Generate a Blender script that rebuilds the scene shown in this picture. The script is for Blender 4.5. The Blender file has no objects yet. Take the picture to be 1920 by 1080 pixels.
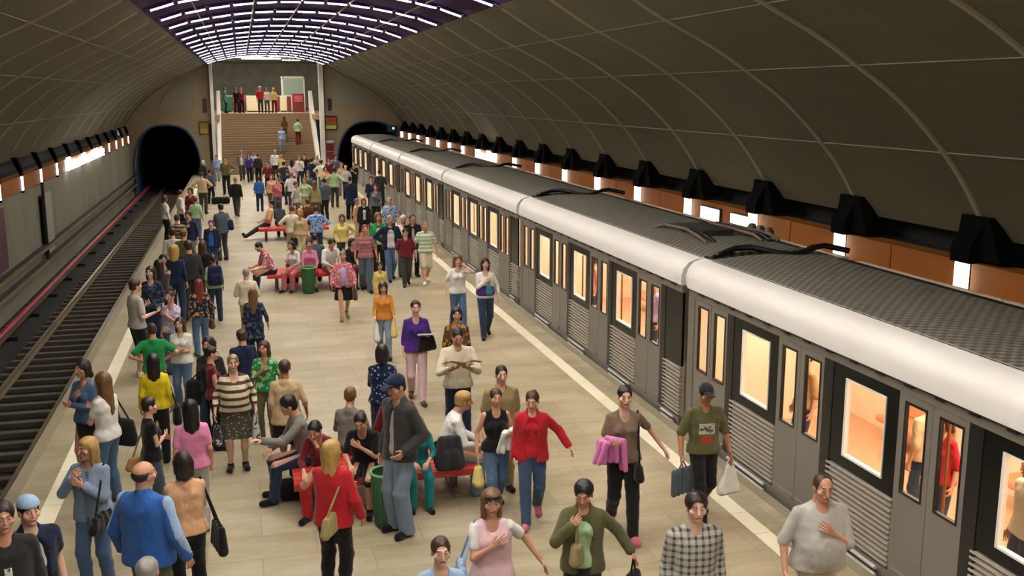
import bpy, bmesh, math, random
import numpy as np
from mathutils import Vector, Matrix

scene = bpy.context.scene
COL = scene.collection
random.seed(7)
R = math.radians

# ---------------------------------------------------------------- camera
CAMH = 5.05
FPX = 1900.0
PITCH = math.atan(364 / FPX)
YAW = math.atan(510 / FPX * math.cos(PITCH))
cam_data = bpy.data.cameras.new('camera')
cam_data.sensor_width = 36.0
cam_data.lens = 36.0 * FPX / 1920.0
cam_data.clip_end = 400
cam = bpy.data.objects.new('camera', cam_data)
COL.objects.link(cam)
cam.location = (0, 0, CAMH)
cam.rotation_euler = (math.pi / 2 - PITCH, 0, -YAW)
scene.camera = cam
_F = np.array([math.sin(YAW) * math.cos(PITCH), math.cos(YAW) * math.cos(PITCH), -math.sin(PITCH)])
_R = np.array([math.cos(YAW), -math.sin(YAW), 0.0])
_U = np.cross(_R, _F)


def ground(px, py, z=0.0):
    """point of the photograph -> place on the horizontal plane at height z"""
    d = _F * FPX + _R * (px - 960) + _U * (540 - py)
    t = (z - CAMH) / d[2]
    return float(d[0] * t), float(d[1] * t)


def pix(x, y, z):
    p = np.array([x, y, z - CAMH])
    d = p @ _F
    return 960 + FPX * (p @ _R) / d, 540 - FPX * (p @ _U) / d


# ---------------------------------------------------------------- world, exposure
w = bpy.data.worlds.new('world')
scene.world = w
w.use_nodes = True
w.node_tree.nodes['Background'].inputs[0].default_value = (1.0, 0.93, 0.8, 1)
w.node_tree.nodes['Background'].inputs[1].default_value = 0.25
scene.view_settings.view_transform = 'Standard'
scene.view_settings.look = 'None'
scene.view_settings.gamma = 1
scene.view_settings.exposure = 0.0
scene.cycles.max_bounces = 6
scene.cycles.diffuse_bounces = 4
scene.cycles.glossy_bounces = 3
scene.cycles.transparent_max_bounces = 8
scene.cycles.sample_clamp_indirect = 4.0
TUBE_POWER = 390.0      # radiance of the ceiling tubes
LAMP_POWER = 4.0        # track wall lamps
TRAIN_POWER = 20.0       # strips inside the cars


# ---------------------------------------------------------------- materials
def lin(h):
    if isinstance(h, str):
        h = h.lstrip('#')
        c = [int(h[i:i + 2], 16) / 255 for i in (0, 2, 4)]
        return tuple((v / 12.92 if v <= 0.04045 else ((v + 0.055) / 1.055) ** 2.4) for v in c) + (1,)
    return tuple(h) + (1,)


class NT:
    def __init__(s, name):
        s.m = bpy.data.materials.new(name)
        s.m.use_nodes = True
        s.t = s.m.node_tree
        s.b = s.t.nodes['Principled BSDF']

    def n(s, typ, **kw):
        nd = s.t.nodes.new(typ)
        for k, v in kw.items():
            if k in ('op', 'operation'):
                nd.operation = v
            elif isinstance(k, str) and hasattr(nd, k):
                setattr(nd, k, v)
        return nd

    def l(s, a, b):
        s.t.links.new(a, b)

    def math(s, op, a, b=None):
        nd = s.t.nodes.new('ShaderNodeMath')
        nd.operation = op
        for i, v in enumerate((a, b)):
            if v is None:
                continue
            if isinstance(v, (int, float)):
                nd.inputs[i].default_value = v
            else:
                s.l(v, nd.inputs[i])
        return nd.outputs[0]

    def mix(s, f, a, b):
        nd = s.t.nodes.new('ShaderNodeMix')
        nd.data_type = 'RGBA'
        if isinstance(f, (int, float)):
            nd.inputs[0].default_value = f
        else:
            s.l(f, nd.inputs[0])
        for i, v in ((6, a), (7, b)):
            if isinstance(v, (tuple, list)):
                nd.inputs[i].default_value = v
            else:
                s.l(v, nd.inputs[i])
        return nd.outputs[2]

    def noise(s, scale, detail=3, co=None, rough=0.6):
        nd = s.t.nodes.new('ShaderNodeTexNoise')
        nd.inputs['Scale'].default_value = scale
        nd.inputs['Detail'].default_value = detail
        nd.inputs['Roughness'].default_value = rough
        if co is not None:
            s.l(co, nd.inputs['Vector'])
        return nd.outputs[0]

    def co(s, kind='Object'):
        return s.t.nodes.new('ShaderNodeTexCoord').outputs[kind]

    def mapping(s, co, scale=(1, 1, 1), rot=(0, 0, 0)):
        nd = s.t.nodes.new('ShaderNodeMapping')
        nd.inputs['Scale'].default_value = scale
        nd.inputs['Rotation'].default_value = rot
        s.l(co, nd.inputs['Vector'])
        return nd.outputs[0]

    def ramp(s, f, stops):
        nd = s.t.nodes.new('ShaderNodeValToRGB')
        e = nd.color_ramp.elements
        while len(e) < len(stops):
            e.new(0.5)
        for i, (p, c) in enumerate(stops):
            e[i].position = p
            e[i].color = c
        s.l(f, nd.inputs[0])
        return nd.outputs[0]

    def bump(s, h, strength=0.3, dist=0.02):
        nd = s.t.nodes.new('ShaderNodeBump')
        nd.inputs['Strength'].default_value = strength
        nd.inputs['Distance'].default_value = dist
        s.l(h, nd.inputs['Height'])
        s.l(nd.outputs[0], s.b.inputs['Normal'])

    def base(s, c):
        if isinstance(c, (tuple, list)):
            s.b.inputs['Base Color'].default_value = c
        else:
            s.l(c, s.b.inputs['Base Color'])

    def rough(s, v, metal=0.0, spec=None):
        s.b.inputs['Roughness'].default_value = v
        s.b.inputs['Metallic'].default_value = metal
        if spec is not None:
            s.b.inputs['Specular IOR Level'].default_value = spec


_mats = {}


def plain(hexc, rough=0.6, metal=0.0, var=0.12, scale=6.0, name=None, spec=None):
    key = ('plain', hexc, rough, metal, var, scale)
    if key in _mats:
        return _mats[key]
    t = NT(name or 'mat_' + hexc)
    c = lin(hexc)
    lo = tuple(v * (1 - var) for v in c[:3]) + (1,)
    hi = tuple(min(1, v * (1 + var)) for v in c[:3]) + (1,)
    n = t.noise(scale, 4, t.co())
    t.base(t.mix(n, lo, hi))
    t.rough(rough, metal, spec)
    _mats[key] = t.m
    return t.m


def emit(hexc, power, name='lit'):
    key = ('emit', hexc, power)
    if key in _mats:
        return _mats[key]
    t = NT(name)
    t.base((0.8, 0.8, 0.8, 1))
    t.b.inputs['Emission Color'].default_value = lin(hexc)
    t.b.inputs['Emission Strength'].default_value = power
    _mats[key] = t.m
    return t.m


# ---------------------------------------------------------------- mesh helpers
class MB:
    """collects boxes, bars, tubes and sheets into one mesh"""

    def __init__(s):
        s.v, s.f, s.mi = [], [], []

    def add(s, vs, fs, mi=0):
        o = len(s.v)
        s.v += [tuple(v) for v in vs]
        s.f += [tuple(i + o for i in f) for f in fs]
        s.mi += [mi] * len(fs)
        return s

    def box(s, x0, x1, y0, y1, z0, z1, mi=0):
        vs = [(x, y, z) for z in (z0, z1) for y in (y0, y1) for x in (x0, x1)]
        return s.add(vs, [(0, 2, 3, 1), (4, 5, 7, 6), (0, 1, 5, 4), (2, 6, 7, 3), (0, 4, 6, 2), (1, 3, 7, 5)], mi)

    def rbox(s, x0, x1, y0, y1, z0, z1, r=0.01, mi=0):
        """box with chamfered vertical and horizontal edges"""
        bm = bmesh.new()
        bmesh.ops.create_cube(bm, size=1)
        for v in bm.verts:
            v.co = ((x0 + x1) / 2 + v.co.x * (x1 - x0), (y0 + y1) / 2 + v.co.y * (y1 - y0), (z0 + z1) / 2 + v.co.z * (z1 - z0))
        bmesh.ops.bevel(bm, geom=list(bm.edges), offset=r, segments=2, affect='EDGES', profile=0.6)
        bm.verts.ensure_lookup_table()
        bm.verts.index_update()
        s.add([v.co[:] for v in bm.verts], [[v.index for v in f.verts] for f in bm.faces], mi)
        bm.free()
        return s

    def extrude_y(s, prof, y0, y1, closed=False, caps=False, mi=0, ny=1):
        """profile [(x,z)] swept along y"""
        n = len(prof)
        vs = []
        for k in range(ny + 1):
            y = y0 + (y1 - y0) * k / ny
            vs += [(x, y, z) for x, z in prof]
        fs = []
        m = n if closed else n - 1
        for k in range(ny):
            for i in range(m):
                j = (i + 1) % n
                fs.append((k * n + i, k * n + j, (k + 1) * n + j, (k + 1) * n + i))
        if caps:
            fs.append(tuple(range(n))[::-1])
            fs.append(tuple(range(ny * n, ny * n + n)))
        return s.add(vs, fs, mi)

    def extrude_x(s, prof, x0, x1, mi=0):
        """closed profile [(y,z)] swept along x"""
        n = len(prof)
        vs = [(x0, y, z) for y, z in prof] + [(x1, y, z) for y, z in prof]
        fs = [(i, (i + 1) % n, n + (i + 1) % n, n + i) for i in range(n)]
        fs += [tuple(range(n))[::-1], tuple(range(n, 2 * n))]
        return s.add(vs, fs, mi)

    def tube(s, pts, r, seg=8, mi=0, radii=None, cap=True):
        pts = [Vector(p) for p in pts]
        vs, fs = [], []
        up = Vector((0, 0, 1))
        for i, p in enumerate(pts):
            a = pts[max(0, i - 1)]
            b = pts[min(len(pts) - 1, i + 1)]
            d = (b - a).normalized()
            u = up if abs(d.z) < 0.95 else Vector((1, 0, 0))
            x = d.cross(u).normalized()
            y = x.cross(d)
            rr = radii[i] if radii else r
            for k in range(seg):
                t = 2 * math.pi * k / seg
                vs.append(p + x * (math.cos(t) * rr) + y * (math.sin(t) * rr))
        for i in range(len(pts) - 1):
            for k in range(seg):
                j = (k + 1) % seg
                fs.append((i * seg + k, i * seg + j, (i + 1) * seg + j, (i + 1) * seg + k))
        if cap:
            fs.append(tuple(range(seg))[::-1])
            fs.append(tuple(range((len(pts) - 1) * seg, len(pts) * seg)))
        return s.add(vs, fs, mi)

    def lathe(s, prof, c=(0, 0, 0), seg=20, mi=0):
        """profile [(r,z)] turned about z"""
        vs, fs = [], []
        for r, z in prof:
            for k in range(seg):
                t = 2 * math.pi * k / seg
                vs.append((c[0] + r * math.cos(t), c[1] + r * math.sin(t), c[2] + z))
        for i in range(len(prof) - 1):
            for k in range(seg):
                j = (k + 1) % seg
                fs.append((i * seg + k, i * seg + j, (i + 1) * seg + j, (i + 1) * seg + k))
        fs.append(tuple(range(seg))[::-1])
        fs.append(tuple(range((len(prof) - 1) * seg, len(prof) * seg)))
        return s.add(vs, fs, mi)

    def build(s, name, mats, parent=None, smooth=False, loc=None):
        me = bpy.data.meshes.new(name)
        me.from_pydata(s.v, [], s.f)
        for m in (mats if isinstance(mats, (list, tuple)) else [mats]):
            me.materials.append(m)
        me.polygons.foreach_set('material_index', s.mi)
        bm = bmesh.new()
        bm.from_mesh(me)
        bmesh.ops.recalc_face_normals(bm, faces=bm.faces)
        bm.to_mesh(me)
        bm.free()
        if smooth:
            me.polygons.foreach_set('use_smooth', [True] * len(me.polygons))
            if smooth == 'auto':
                me.set_sharp_from_angle(angle=R(35))
        o = bpy.data.objects.new(name, me)
        COL.objects.link(o)
        if parent is not None:
            o.parent = parent
        if loc is not None:
            o.location = loc
        return o


def tag(o, label=None, cat=None, group=None, kind=None):
    if label:
        o['label'] = label
    if cat:
        o['category'] = cat
    if group:
        o['group'] = group
    if kind:
        o['kind'] = kind
    return o


def struct(o):
    o['kind'] = 'structure'
    return o


def empty(name, loc=(0, 0, 0), rz=0.0):
    o = bpy.data.objects.new(name, None)
    COL.objects.link(o)
    o.location = loc
    o.rotation_euler = (0, 0, rz)
    o.empty_display_size = 0.1
    return o


def children(o):
    return [c for c in COL.objects if c.parent == o]


def copy_tree(o, kids=None, parent=None, loc=None):
    """kids: dict object -> list of children, filled once by the caller"""
    c = o.copy()
    COL.objects.link(c)
    if parent is not None:
        c.parent = parent
    if loc is not None:
        c.location = loc
    for ch in (kids or {}).get(o, []):
        copy_tree(ch, kids, c)
    return c


def tree_of(o):
    d = {}
    for c in COL.objects:
        if c.parent is not None:
            d.setdefault(c.parent, []).append(c)
    return d
# ================================================================ THE STATION
CX = 1.65                       # axis of the vault
EDGE_L, EDGE_R = -3.1, 6.28     # platform edges
WALL_L, WALL_R = -6.65, 9.95
Y0, YE = -14.0, 67.0            # hall runs from behind the camera to the end wall
PIT = -1.25

_vp = [(0, 7.5), (1.2, 7.45), (2.4, 7.27), (3.5, 6.97), (4.64, 6.32), (5.57, 5.86), (6.23, 5.47), (7.09, 4.88), (7.93, 4.05), (8.45, 3.3), (8.60, 3.03)]


def vault_z(x):
    return float(np.interp(abs(x - CX), [p[0] for p in _vs], [p[1] for p in _vs]))


def _spline(pts, n=6):
    P = [np.array((-pts[1][0], pts[1][1]))] + [np.array(p, float) for p in pts] + [2 * np.array(pts[-1]) - np.array(pts[-2])]
    out = []
    for i in range(1, len(P) - 2):
        for k in range(n):
            t = k / n
            a, b, c, d = P[i - 1], P[i], P[i + 1], P[i + 2]
            out.append(tuple(0.5 * (2 * b + (c - a) * t + (2 * a - 5 * b + 4 * c - d) * t * t + (3 * b - a - 3 * c + d) * t ** 3)))
    out.append(tuple(P[-2]))
    return out


_vs = _spline(_vp)

# --- materials of the hall
t = NT('vault_concrete')
co = t.co()
n1 = t.noise(0.35, 5, t.mapping(co, (1, 0.35, 1)), 0.65)
n2 = t.noise(7.0, 4, co)
c1 = t.mix(n1, lin('#36311f'), lin('#6c674c'))
c2 = t.mix(t.math('MULTIPLY', n2, 0.5), c1, lin('#484230'))
t.base(c2)
t.rough(0.85)
t.bump(n2, 0.25, 0.02)
M_VAULT = t.m
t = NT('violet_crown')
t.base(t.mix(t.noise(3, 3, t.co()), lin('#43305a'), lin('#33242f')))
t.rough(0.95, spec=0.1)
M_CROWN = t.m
M_JOINT = plain('#8a846c', 0.85)
M_RIB = plain('#8a846c', 0.8, var=0.15)
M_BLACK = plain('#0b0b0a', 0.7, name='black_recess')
M_DARKMETAL = plain('#1b1b1c', 0.5)
M_ORANGE = plain('#8a5010', 0.6, var=0.25, scale=1.3, name='orange_enamel')
M_PIPE = plain('#6e5a48', 0.5)

t = NT('platform_stone')
co = t.co()
br = t.n('ShaderNodeTexBrick')
br.inputs['Color1'].default_value = lin('#b6ad94')
br.inputs['Color2'].default_value = lin('#aaa189')
br.inputs['Mortar'].default_value = lin('#9c937c')
br.inputs['Scale'].default_value = 1.0
br.inputs['Brick Width'].default_value = 1.2
br.inputs['Row Height'].default_value = 0.6
br.inputs['Mortar Size'].default_value = 0.008
br.inputs['Bias'].default_value = 0.0
t.l(t.mapping(co, (1, 1, 1)), br.inputs['Vector'])
n1 = t.noise(0.8, 6, t.mapping(co, (0.45, 1.3, 1)), 0.7)
n2 = t.noise(9, 4, co)
stain = t.ramp(n1, [(0.38, (0.66, 0.61, 0.51, 1)), (0.62, (1, 1, 1, 1))])
mul = t.t.nodes.new('ShaderNodeMix')
mul.data_type = 'RGBA'
mul.blend_type = 'MULTIPLY'
mul.inputs[0].default_value = 1.0
t.l(br.outputs['Color'], mul.inputs[6])
t.l(stain, mul.inputs[7])
t.base(t.mix(t.math('MULTIPLY', n2, 0.25), mul.outputs[2], lin('#a89c80')))
rr = t.math('ADD', t.math('MULTIPLY', n1, 0.25), 0.3)
t.l(rr, t.b.inputs['Roughness'])
t.b.inputs['Specular IOR Level'].default_value = 0.35
M_FLOOR = t.m
M_STRIPE = plain('#f1e9cd', 0.5, var=0.08, scale=4, name='white_edge_stone')
M_EDGESTONE = plain('#8a8069', 0.7, var=0.15, scale=8)
M_PIT = plain('#13120f', 0.95, var=0.5, scale=14, name='track_bed')
M_RAIL = plain('#8c7d66', 0.35, 0.6, var=0.3, scale=3, name='rail_steel')
M_REDRAIL = plain('#8b3038', 0.5, var=0.25, name='red_cover')
M_SLEEPER = plain('#4c463b', 0.85, var=0.3, scale=5, name='sleeper_concrete')

t = NT('track_wall')
co = t.co()
n1 = t.noise(0.8, 4, t.mapping(co, (1, 1, 0.25)))
t.base(t.mix(n1, lin('#5d5a4a'), lin('#858170')))
wv = t.n('ShaderNodeTexBrick')
wv.inputs['Brick Width'].default_value = 1.4
wv.inputs['Row Height'].default_value = 3.5
wv.inputs['Mortar Size'].default_value = 0.012
wv.inputs['Scale'].default_value = 1
t.rough(0.7)
M_TWALL = t.m
t = NT('end_wall')
t.base(t.mix(t.noise(0.9, 3, t.co()), lin('#8b7a60'), lin('#a39174')))
t.rough(0.7)
M_ENDWALL = t.m
M_ENDPANEL = plain('#8f8a7a', 0.7)
M_TUNNEL = plain('#34506e', 0.9, name='tunnel_lining')
M_WHITE = plain('#f6f2e6', 0.5, var=0.05)
M_STAIR = plain('#8e755a', 0.6, var=0.2, scale=3, name='stair_stone')
M_NOSE = plain('#a5906f', 0.6)

# --- floor: the island platform
f = MB()
f.box(EDGE_L, EDGE_R, Y0, 73.6, -0.18, 0.0)
floor = struct(f.build('floor', M_FLOOR))
f = MB().box(EDGE_L + 0.35, EDGE_R - 0.35, Y0, YE, PIT, -0.18)
struct(f.build('wall_platform', plain('#2a2721', 0.9, name='platform_side')))
n = 1
for x0, x1, m in ((-2.62, -2.40, M_STRIPE), (5.56, 5.78, M_STRIPE)):
    f = MB()
    y = Y0
    while y < YE:
        f.box(x0, x1, y, y + 0.592, -0.02, 0.004)
        y += 0.6
    struct(f.build('trim_%d' % n, m))
    n += 1
for x0, x1 in ((EDGE_L - 0.04, EDGE_L + 0.12), (EDGE_R - 0.12, EDGE_R + 0.03)):
    f = MB().box(x0, x1, Y0, YE, -0.16, 0.006)
    struct(f.build('trim_%d' % n, M_EDGESTONE))
    n += 1
# --- track pits
f = MB().box(-7.4, EDGE_L + 0.6, Y0, 112, PIT - 0.2, PIT)
struct(f.build('floor_track_left', M_PIT))
f = MB().box(EDGE_R - 0.6, 10.9, Y0, 112, PIT - 0.2, PIT)
struct(f.build('floor_track_right', M_PIT))

# --- walls beside the tracks
f = MB().box(WALL_L - 0.3, WALL_L, Y0, YE, PIT, 2.12)
struct(f.build('wall_left', M_TWALL))
f = MB().box(WALL_R, WALL_R + 0.3, Y0, YE, PIT, 2.25)
struct(f.build('wall_right', M_TWALL))
for side, x0, x1, z0, z1 in (('left', WALL_L - 0.3, WALL_L + 0.05, 2.12, 2.58), ('right', WALL_R - 0.05, WALL_R + 0.3, 2.25, 2.70)):
    f = MB()
    y = Y0
    while y < YE - 0.1:
        y1 = min(y + 3.09, YE)
        f.box(x0, x1, y, y1 - 0.015, z0, z1)
        y += 3.1
    struct(f.build('trim_%s_band' % side, M_ORANGE))
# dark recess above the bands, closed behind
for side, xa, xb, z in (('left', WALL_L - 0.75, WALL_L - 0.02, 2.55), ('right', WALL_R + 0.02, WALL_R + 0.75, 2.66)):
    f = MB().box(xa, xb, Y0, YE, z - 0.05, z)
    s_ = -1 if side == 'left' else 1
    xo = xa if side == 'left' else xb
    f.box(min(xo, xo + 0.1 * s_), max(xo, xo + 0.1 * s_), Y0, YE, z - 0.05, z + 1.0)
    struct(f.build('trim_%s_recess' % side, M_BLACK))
# --- vault
f = MB()
prof = [(CX - x, z) for x, z in _vs[::-1]] + [(CX + x, z) for x, z in _vs[1:]]
nc = len(prof)
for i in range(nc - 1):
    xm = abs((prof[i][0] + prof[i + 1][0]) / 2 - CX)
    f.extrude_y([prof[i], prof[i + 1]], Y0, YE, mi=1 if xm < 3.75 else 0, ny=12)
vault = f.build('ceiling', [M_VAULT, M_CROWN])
# weld and thicken outwards
bm = bmesh.new()
bm.from_mesh(vault.data)
bmesh.ops.remove_doubles(bm, verts=bm.verts, dist=1e-4)
bmesh.ops.recalc_face_normals(bm, faces=bm.faces)
bm.to_mesh(vault.data)
bm.free()
vault.data.polygons.foreach_set('use_smooth', [True] * len(vault.data.polygons))
struct(vault)
# back wall of the hall, behind the viewer, keeps the room closed
f = MB().box(-8.5, 11.5, Y0 - 0.3, Y0, PIT, 8.2)
struct(f.build('wall_back', M_ENDWALL))


def vault_strip(xa, xb, depth, n=20):
    """outline of the vault's underside between two distances from the axis, going down by depth"""
    out = []
    for i in range(n + 1):
        x = xa + (xb - xa) * i / n
        z = vault_z(CX + x)
        dz = vault_z(CX + x + 0.02) - vault_z(CX + x - 0.02)
        nx, nz = dz / 0.04, -1.0
        L = math.hypot(nx, nz)
        out.append((CX + x, z, CX + x + nx / L * depth, z + nz / L * depth))
    return out


LY = [9.04 + 3.105 * k for k in range(-2, 19)]     # lamp, bracket and rib positions along the hall


def rib_mesh(side):
    f = MB()
    for k, (x0, z0, x1, z1) in enumerate(vault_strip(side * 3.78, side * 8.42, 0.03, 24)):
        f.v += [(x0, -0.055, z0 + 0.01), (x0, 0.055, z0 + 0.01), (x1, 0.04, z1), (x1, -0.04, z1)]
        if k:
            o = 4 * (k - 1)
            for a in range(4):
                b = (a + 1) % 4
                f.f.append((o + a, o + b, o + 4 + b, o + 4 + a))
                f.mi.append(0)
    return f


ribL = rib_mesh(-1).build('trim_rib_left', M_RIB, smooth='auto')
ribR = rib_mesh(1).build('trim_rib_right', M_RIB, smooth='auto')
for k, y in enumerate(LY):
    for rb in (ribL, ribR):
        o = rb if k == 0 else rb.copy()
        if k:
            COL.objects.link(o)
        o.location = (0, y, 0)
        struct(o)
# long thin joints running the length of the vault
for i, x in enumerate((-7.75, -6.3, -4.9, 4.9, 6.3, 7.75)):
    f = MB()
    z = vault_z(CX + x)
    f.extrude_y([(CX + x - 0.009, z + 0.03), (CX + x + 0.009, z + 0.03), (CX + x + 0.009, z - 0.008), (CX + x - 0.009, z - 0.008)], Y0, YE, closed=True)
    struct(f.build('trim_joint_%d' % (i + 1), M_JOINT))

# --- wall lamps on dark brackets
M_LAMP = emit('#fff8e6', LAMP_POWER, 'lamp_glass')
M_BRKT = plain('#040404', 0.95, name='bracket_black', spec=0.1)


def wall_lamp(side):
    x = WALL_R if side > 0 else WALL_L
    zb, zt = (2.25, 2.70) if side > 0 else (2.12, 2.58)
    root = empty('wall_lamp', (x, 0, zb))
    s_ = side
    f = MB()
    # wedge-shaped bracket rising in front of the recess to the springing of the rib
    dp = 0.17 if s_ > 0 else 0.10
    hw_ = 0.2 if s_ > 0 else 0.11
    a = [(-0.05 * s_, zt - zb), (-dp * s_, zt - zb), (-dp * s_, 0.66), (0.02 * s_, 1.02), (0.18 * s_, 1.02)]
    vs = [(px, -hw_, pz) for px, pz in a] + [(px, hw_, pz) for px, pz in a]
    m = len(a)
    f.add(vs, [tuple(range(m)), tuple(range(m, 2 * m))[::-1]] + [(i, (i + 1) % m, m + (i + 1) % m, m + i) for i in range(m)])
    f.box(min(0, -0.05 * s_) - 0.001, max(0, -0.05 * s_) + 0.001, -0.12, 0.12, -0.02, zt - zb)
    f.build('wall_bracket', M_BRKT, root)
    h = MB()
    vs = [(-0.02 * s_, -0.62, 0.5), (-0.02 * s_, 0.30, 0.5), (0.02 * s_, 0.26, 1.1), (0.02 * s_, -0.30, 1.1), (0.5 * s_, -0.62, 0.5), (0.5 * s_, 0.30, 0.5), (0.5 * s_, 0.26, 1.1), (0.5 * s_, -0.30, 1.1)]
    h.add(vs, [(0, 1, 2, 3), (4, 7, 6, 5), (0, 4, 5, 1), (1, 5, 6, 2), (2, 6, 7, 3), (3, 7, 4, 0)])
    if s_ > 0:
        h.build('notch_shade_box', M_BRKT, root)  # black solid standing for the shaded notch in the vault
    lw = 0.09 if s_ > 0 else 0.06
    g = MB().rbox(min(-dp * s_, -0.045 * s_), max(-dp * s_, -0.045 * s_), -lw, lw, 0.02, zt - zb, 0.012)
    g.build('diffuser', M_LAMP, root)
    h = MB().rbox(min(-(dp + .01) * s_, -0.04 * s_), max(-(dp + .01) * s_, -0.04 * s_), -lw - .01, lw + .01, -0.05, 0.02, 0.01)
    h.build('end_cap', M_BRKT, root)
    return root


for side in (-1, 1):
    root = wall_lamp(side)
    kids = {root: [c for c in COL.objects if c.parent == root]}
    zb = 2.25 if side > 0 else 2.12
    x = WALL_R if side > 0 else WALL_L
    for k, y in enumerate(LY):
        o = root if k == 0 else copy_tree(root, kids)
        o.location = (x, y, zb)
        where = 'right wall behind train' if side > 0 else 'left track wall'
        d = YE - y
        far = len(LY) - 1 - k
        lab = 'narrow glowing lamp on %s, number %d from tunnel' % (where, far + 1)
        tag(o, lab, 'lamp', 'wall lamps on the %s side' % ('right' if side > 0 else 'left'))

# --- curved rows of tubes under the crown
M_TUBE = emit('#fff6ea', TUBE_POWER, 'tube_light')
M_ADDED_BLADE = emit('#e4d8ff', 2.2, 'added_blade_glow')
M_HOUS = plain('#3a2568', 0.5, name='tube_housing')
NT_ = 12
tube_w = 7.0 / NT_


def tube_meshes():
    out = []
    for i in range(NT_):
        xa = -3.5 + i * tube_w + 0.05
        xb = -3.5 + (i + 1) * tube_w - 0.05
        za, zb = vault_z(CX + xa) - 0.16, vault_z(CX + xb) - 0.16
        a, b = Vector((CX + xa, 0, za)), Vector((CX + xb, 0, zb))
        d = (b - a).normalized()
        up = Vector((-d.z, 0, d.x))
        # flat bright underside and shallow dark tray above it
        f = MB()
        w_ = 0.019
        p = [a + Vector((0, -w_, 0)), a + Vector((0, w_, 0)), b + Vector((0, w_, 0)), b + Vector((0, -w_, 0))]
        q = [v + up * 0.02 - Vector((0, 0, 0)) for v in p]
        f.add(p + q, [(0, 1, 2, 3), (0, 3, 7, 4), (1, 5, 6, 2), (0, 4, 5, 1), (3, 2, 6, 7)], 0)
        # added side blades glowing as dim tubes, screening the bright strip from shallow views
        for sy in (-1, 1):
            ya, yb = sy * (w_ + 0.001), sy * (w_ + 0.006)
            lo = [v + Vector((0, 0, 0)) for v in (a - up * 0.016, b - up * 0.016)]
            hi = [a + up * 0.03, b + up * 0.03]
            vs = []
            for yy in (ya, yb):
                for v in (lo[0], lo[1], hi[1], hi[0]):
                    vs.append(v + Vector((0, yy, 0)))
            f.add(vs, [(0, 1, 2, 3), (4, 7, 6, 5), (0, 4, 5, 1), (1, 5, 6, 2), (2, 6, 7, 3), (3, 7, 4, 0)], 2)
        f.add([v + up * 0.02 + Vector((0, s * 0.02, 0)) for v, s in zip(p, (-1, 1, 1, -1))] + [v + up * 0.06 + Vector((0, s * 0.015, 0)) for v, s in zip(p, (-1, 1, 1, -1))],
              [(0, 3, 2, 1), (4, 5, 6, 7), (0, 1, 5, 4), (1, 2, 6, 5), (2, 3, 7, 6), (3, 0, 4, 7)], 1)
        out.append(f)
    return out


row = empty('ceiling_light_row', (0, 0, 0))
f = MB()
for k in range(24):
    x0 = -3.6 + 7.2 * k / 24
    x1 = -3.6 + 7.2 * (k + 1) / 24
    f.v += []
    f.add([(CX + x0, -0.02, vault_z(CX + x0) - 0.06), (CX + x0, 0.02, vault_z(CX + x0) - 0.06), (CX + x1, 0.02, vault_z(CX + x1) - 0.06), (CX + x1, -0.02, vault_z(CX + x1) - 0.06),
           (CX + x0, -0.02, vault_z(CX + x0) - 0.10), (CX + x0, 0.02, vault_z(CX + x0) - 0.10), (CX + x1, 0.02, vault_z(CX + x1) - 0.10), (CX + x1, -0.02, vault_z(CX + x1) - 0.10)],
          [(0, 1, 2, 3), (4, 7, 6, 5), (0, 3, 7, 4), (1, 5, 6, 2)])
f.build('carrier_bar', M_HOUS, row)
for f in tube_meshes():
    f.build('light_tube', [M_TUBE, M_HOUS, M_ADDED_BLADE], row)
kids = {row: [c for c in COL.objects if c.parent == row]}
RY = [64.6 - 3.12 * k for k in range(23)]
for k, y in enumerate(RY):
    o = row if k == 0 else copy_tree(row, kids)
    o.location = (0, y, 0)
    tag(o, 'curved row of white tubes across violet ceiling, row %d from the stairs' % (k + 1), 'ceiling light', 'tube rows under the crown')
for i, x in enumerate((-2.62, -1.2, 0.0, 1.2, 2.62)):
    z = vault_z(CX + x) - 0.11
    f = MB().tube([(CX + x, Y0, z), (CX + x, YE, z)], 0.022, 6)
    o = f.build('conduit', M_PIPE)
    tag(o, '%s brown conduit running lengthwise between the ceiling tubes' % ['leftmost', 'second from left', 'middle', 'second from right', 'rightmost'][i], 'pipe', 'conduits along the ceiling crown')

# --- end wall with the two tunnel mouths
PL, PR = (-6.5, -2.62, 3.1), (5.95, 10.28, 3.25)


def arch(x, p):
    a, b, top = p
    c, h = (a + b) / 2, (b - a) / 2
    u = abs((x - c) / h)
    if u >= 1:
        return None
    return 0.35 + (top - 0.35) * (1 - u ** 2.6) ** (1 / 2.2)


f = MB()
xs = sorted(set([CX - 8.9 + 0.1 * i for i in range(180)] + [-6.5, -2.62, 5.95, 10.28, -1.62, 5.0]))
xs = [x for x in xs if CX - 8.95 <= x <= CX + 8.95]
for xa, xb in zip(xs[:-1], xs[1:]):
    xm = (xa + xb) / 2
    if -1.62 < xm < 5.0 or xb - xa < 1e-4:
        continue
    p = PL if PL[0] < xm < PL[1] else PR if PR[0] < xm < PR[1] else None
    za = zb = PIT
    if p:
        za, zb = arch(xa, p), arch(xb, p)
        za = 0.35 if za is None else za
        zb = 0.35 if zb is None else zb
    ta, tb = vault_z(xa) + 0.25, vault_z(xb) + 0.25
    f.add([(xa, YE, za), (xb, YE, zb), (xb, YE, tb), (xa, YE, ta), (xa, YE + 0.4, za), (xb, YE + 0.4, zb), (xb, YE + 0.4, tb), (xa, YE + 0.4, ta)],
          [(0, 1, 2, 3), (4, 7, 6, 5), (0, 4, 5, 1), (3, 2, 6, 7)])
for x, z0, z1 in ((-1.62, PIT, 7.4), (5.0, PIT, 7.2)):
    f.add([(x, YE, z0), (x, YE + 0.4, z0), (x, YE + 0.4, z1), (x, YE, z1)], [(0, 1, 2, 3)])
struct(f.build('wall_end', M_ENDWALL))
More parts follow.
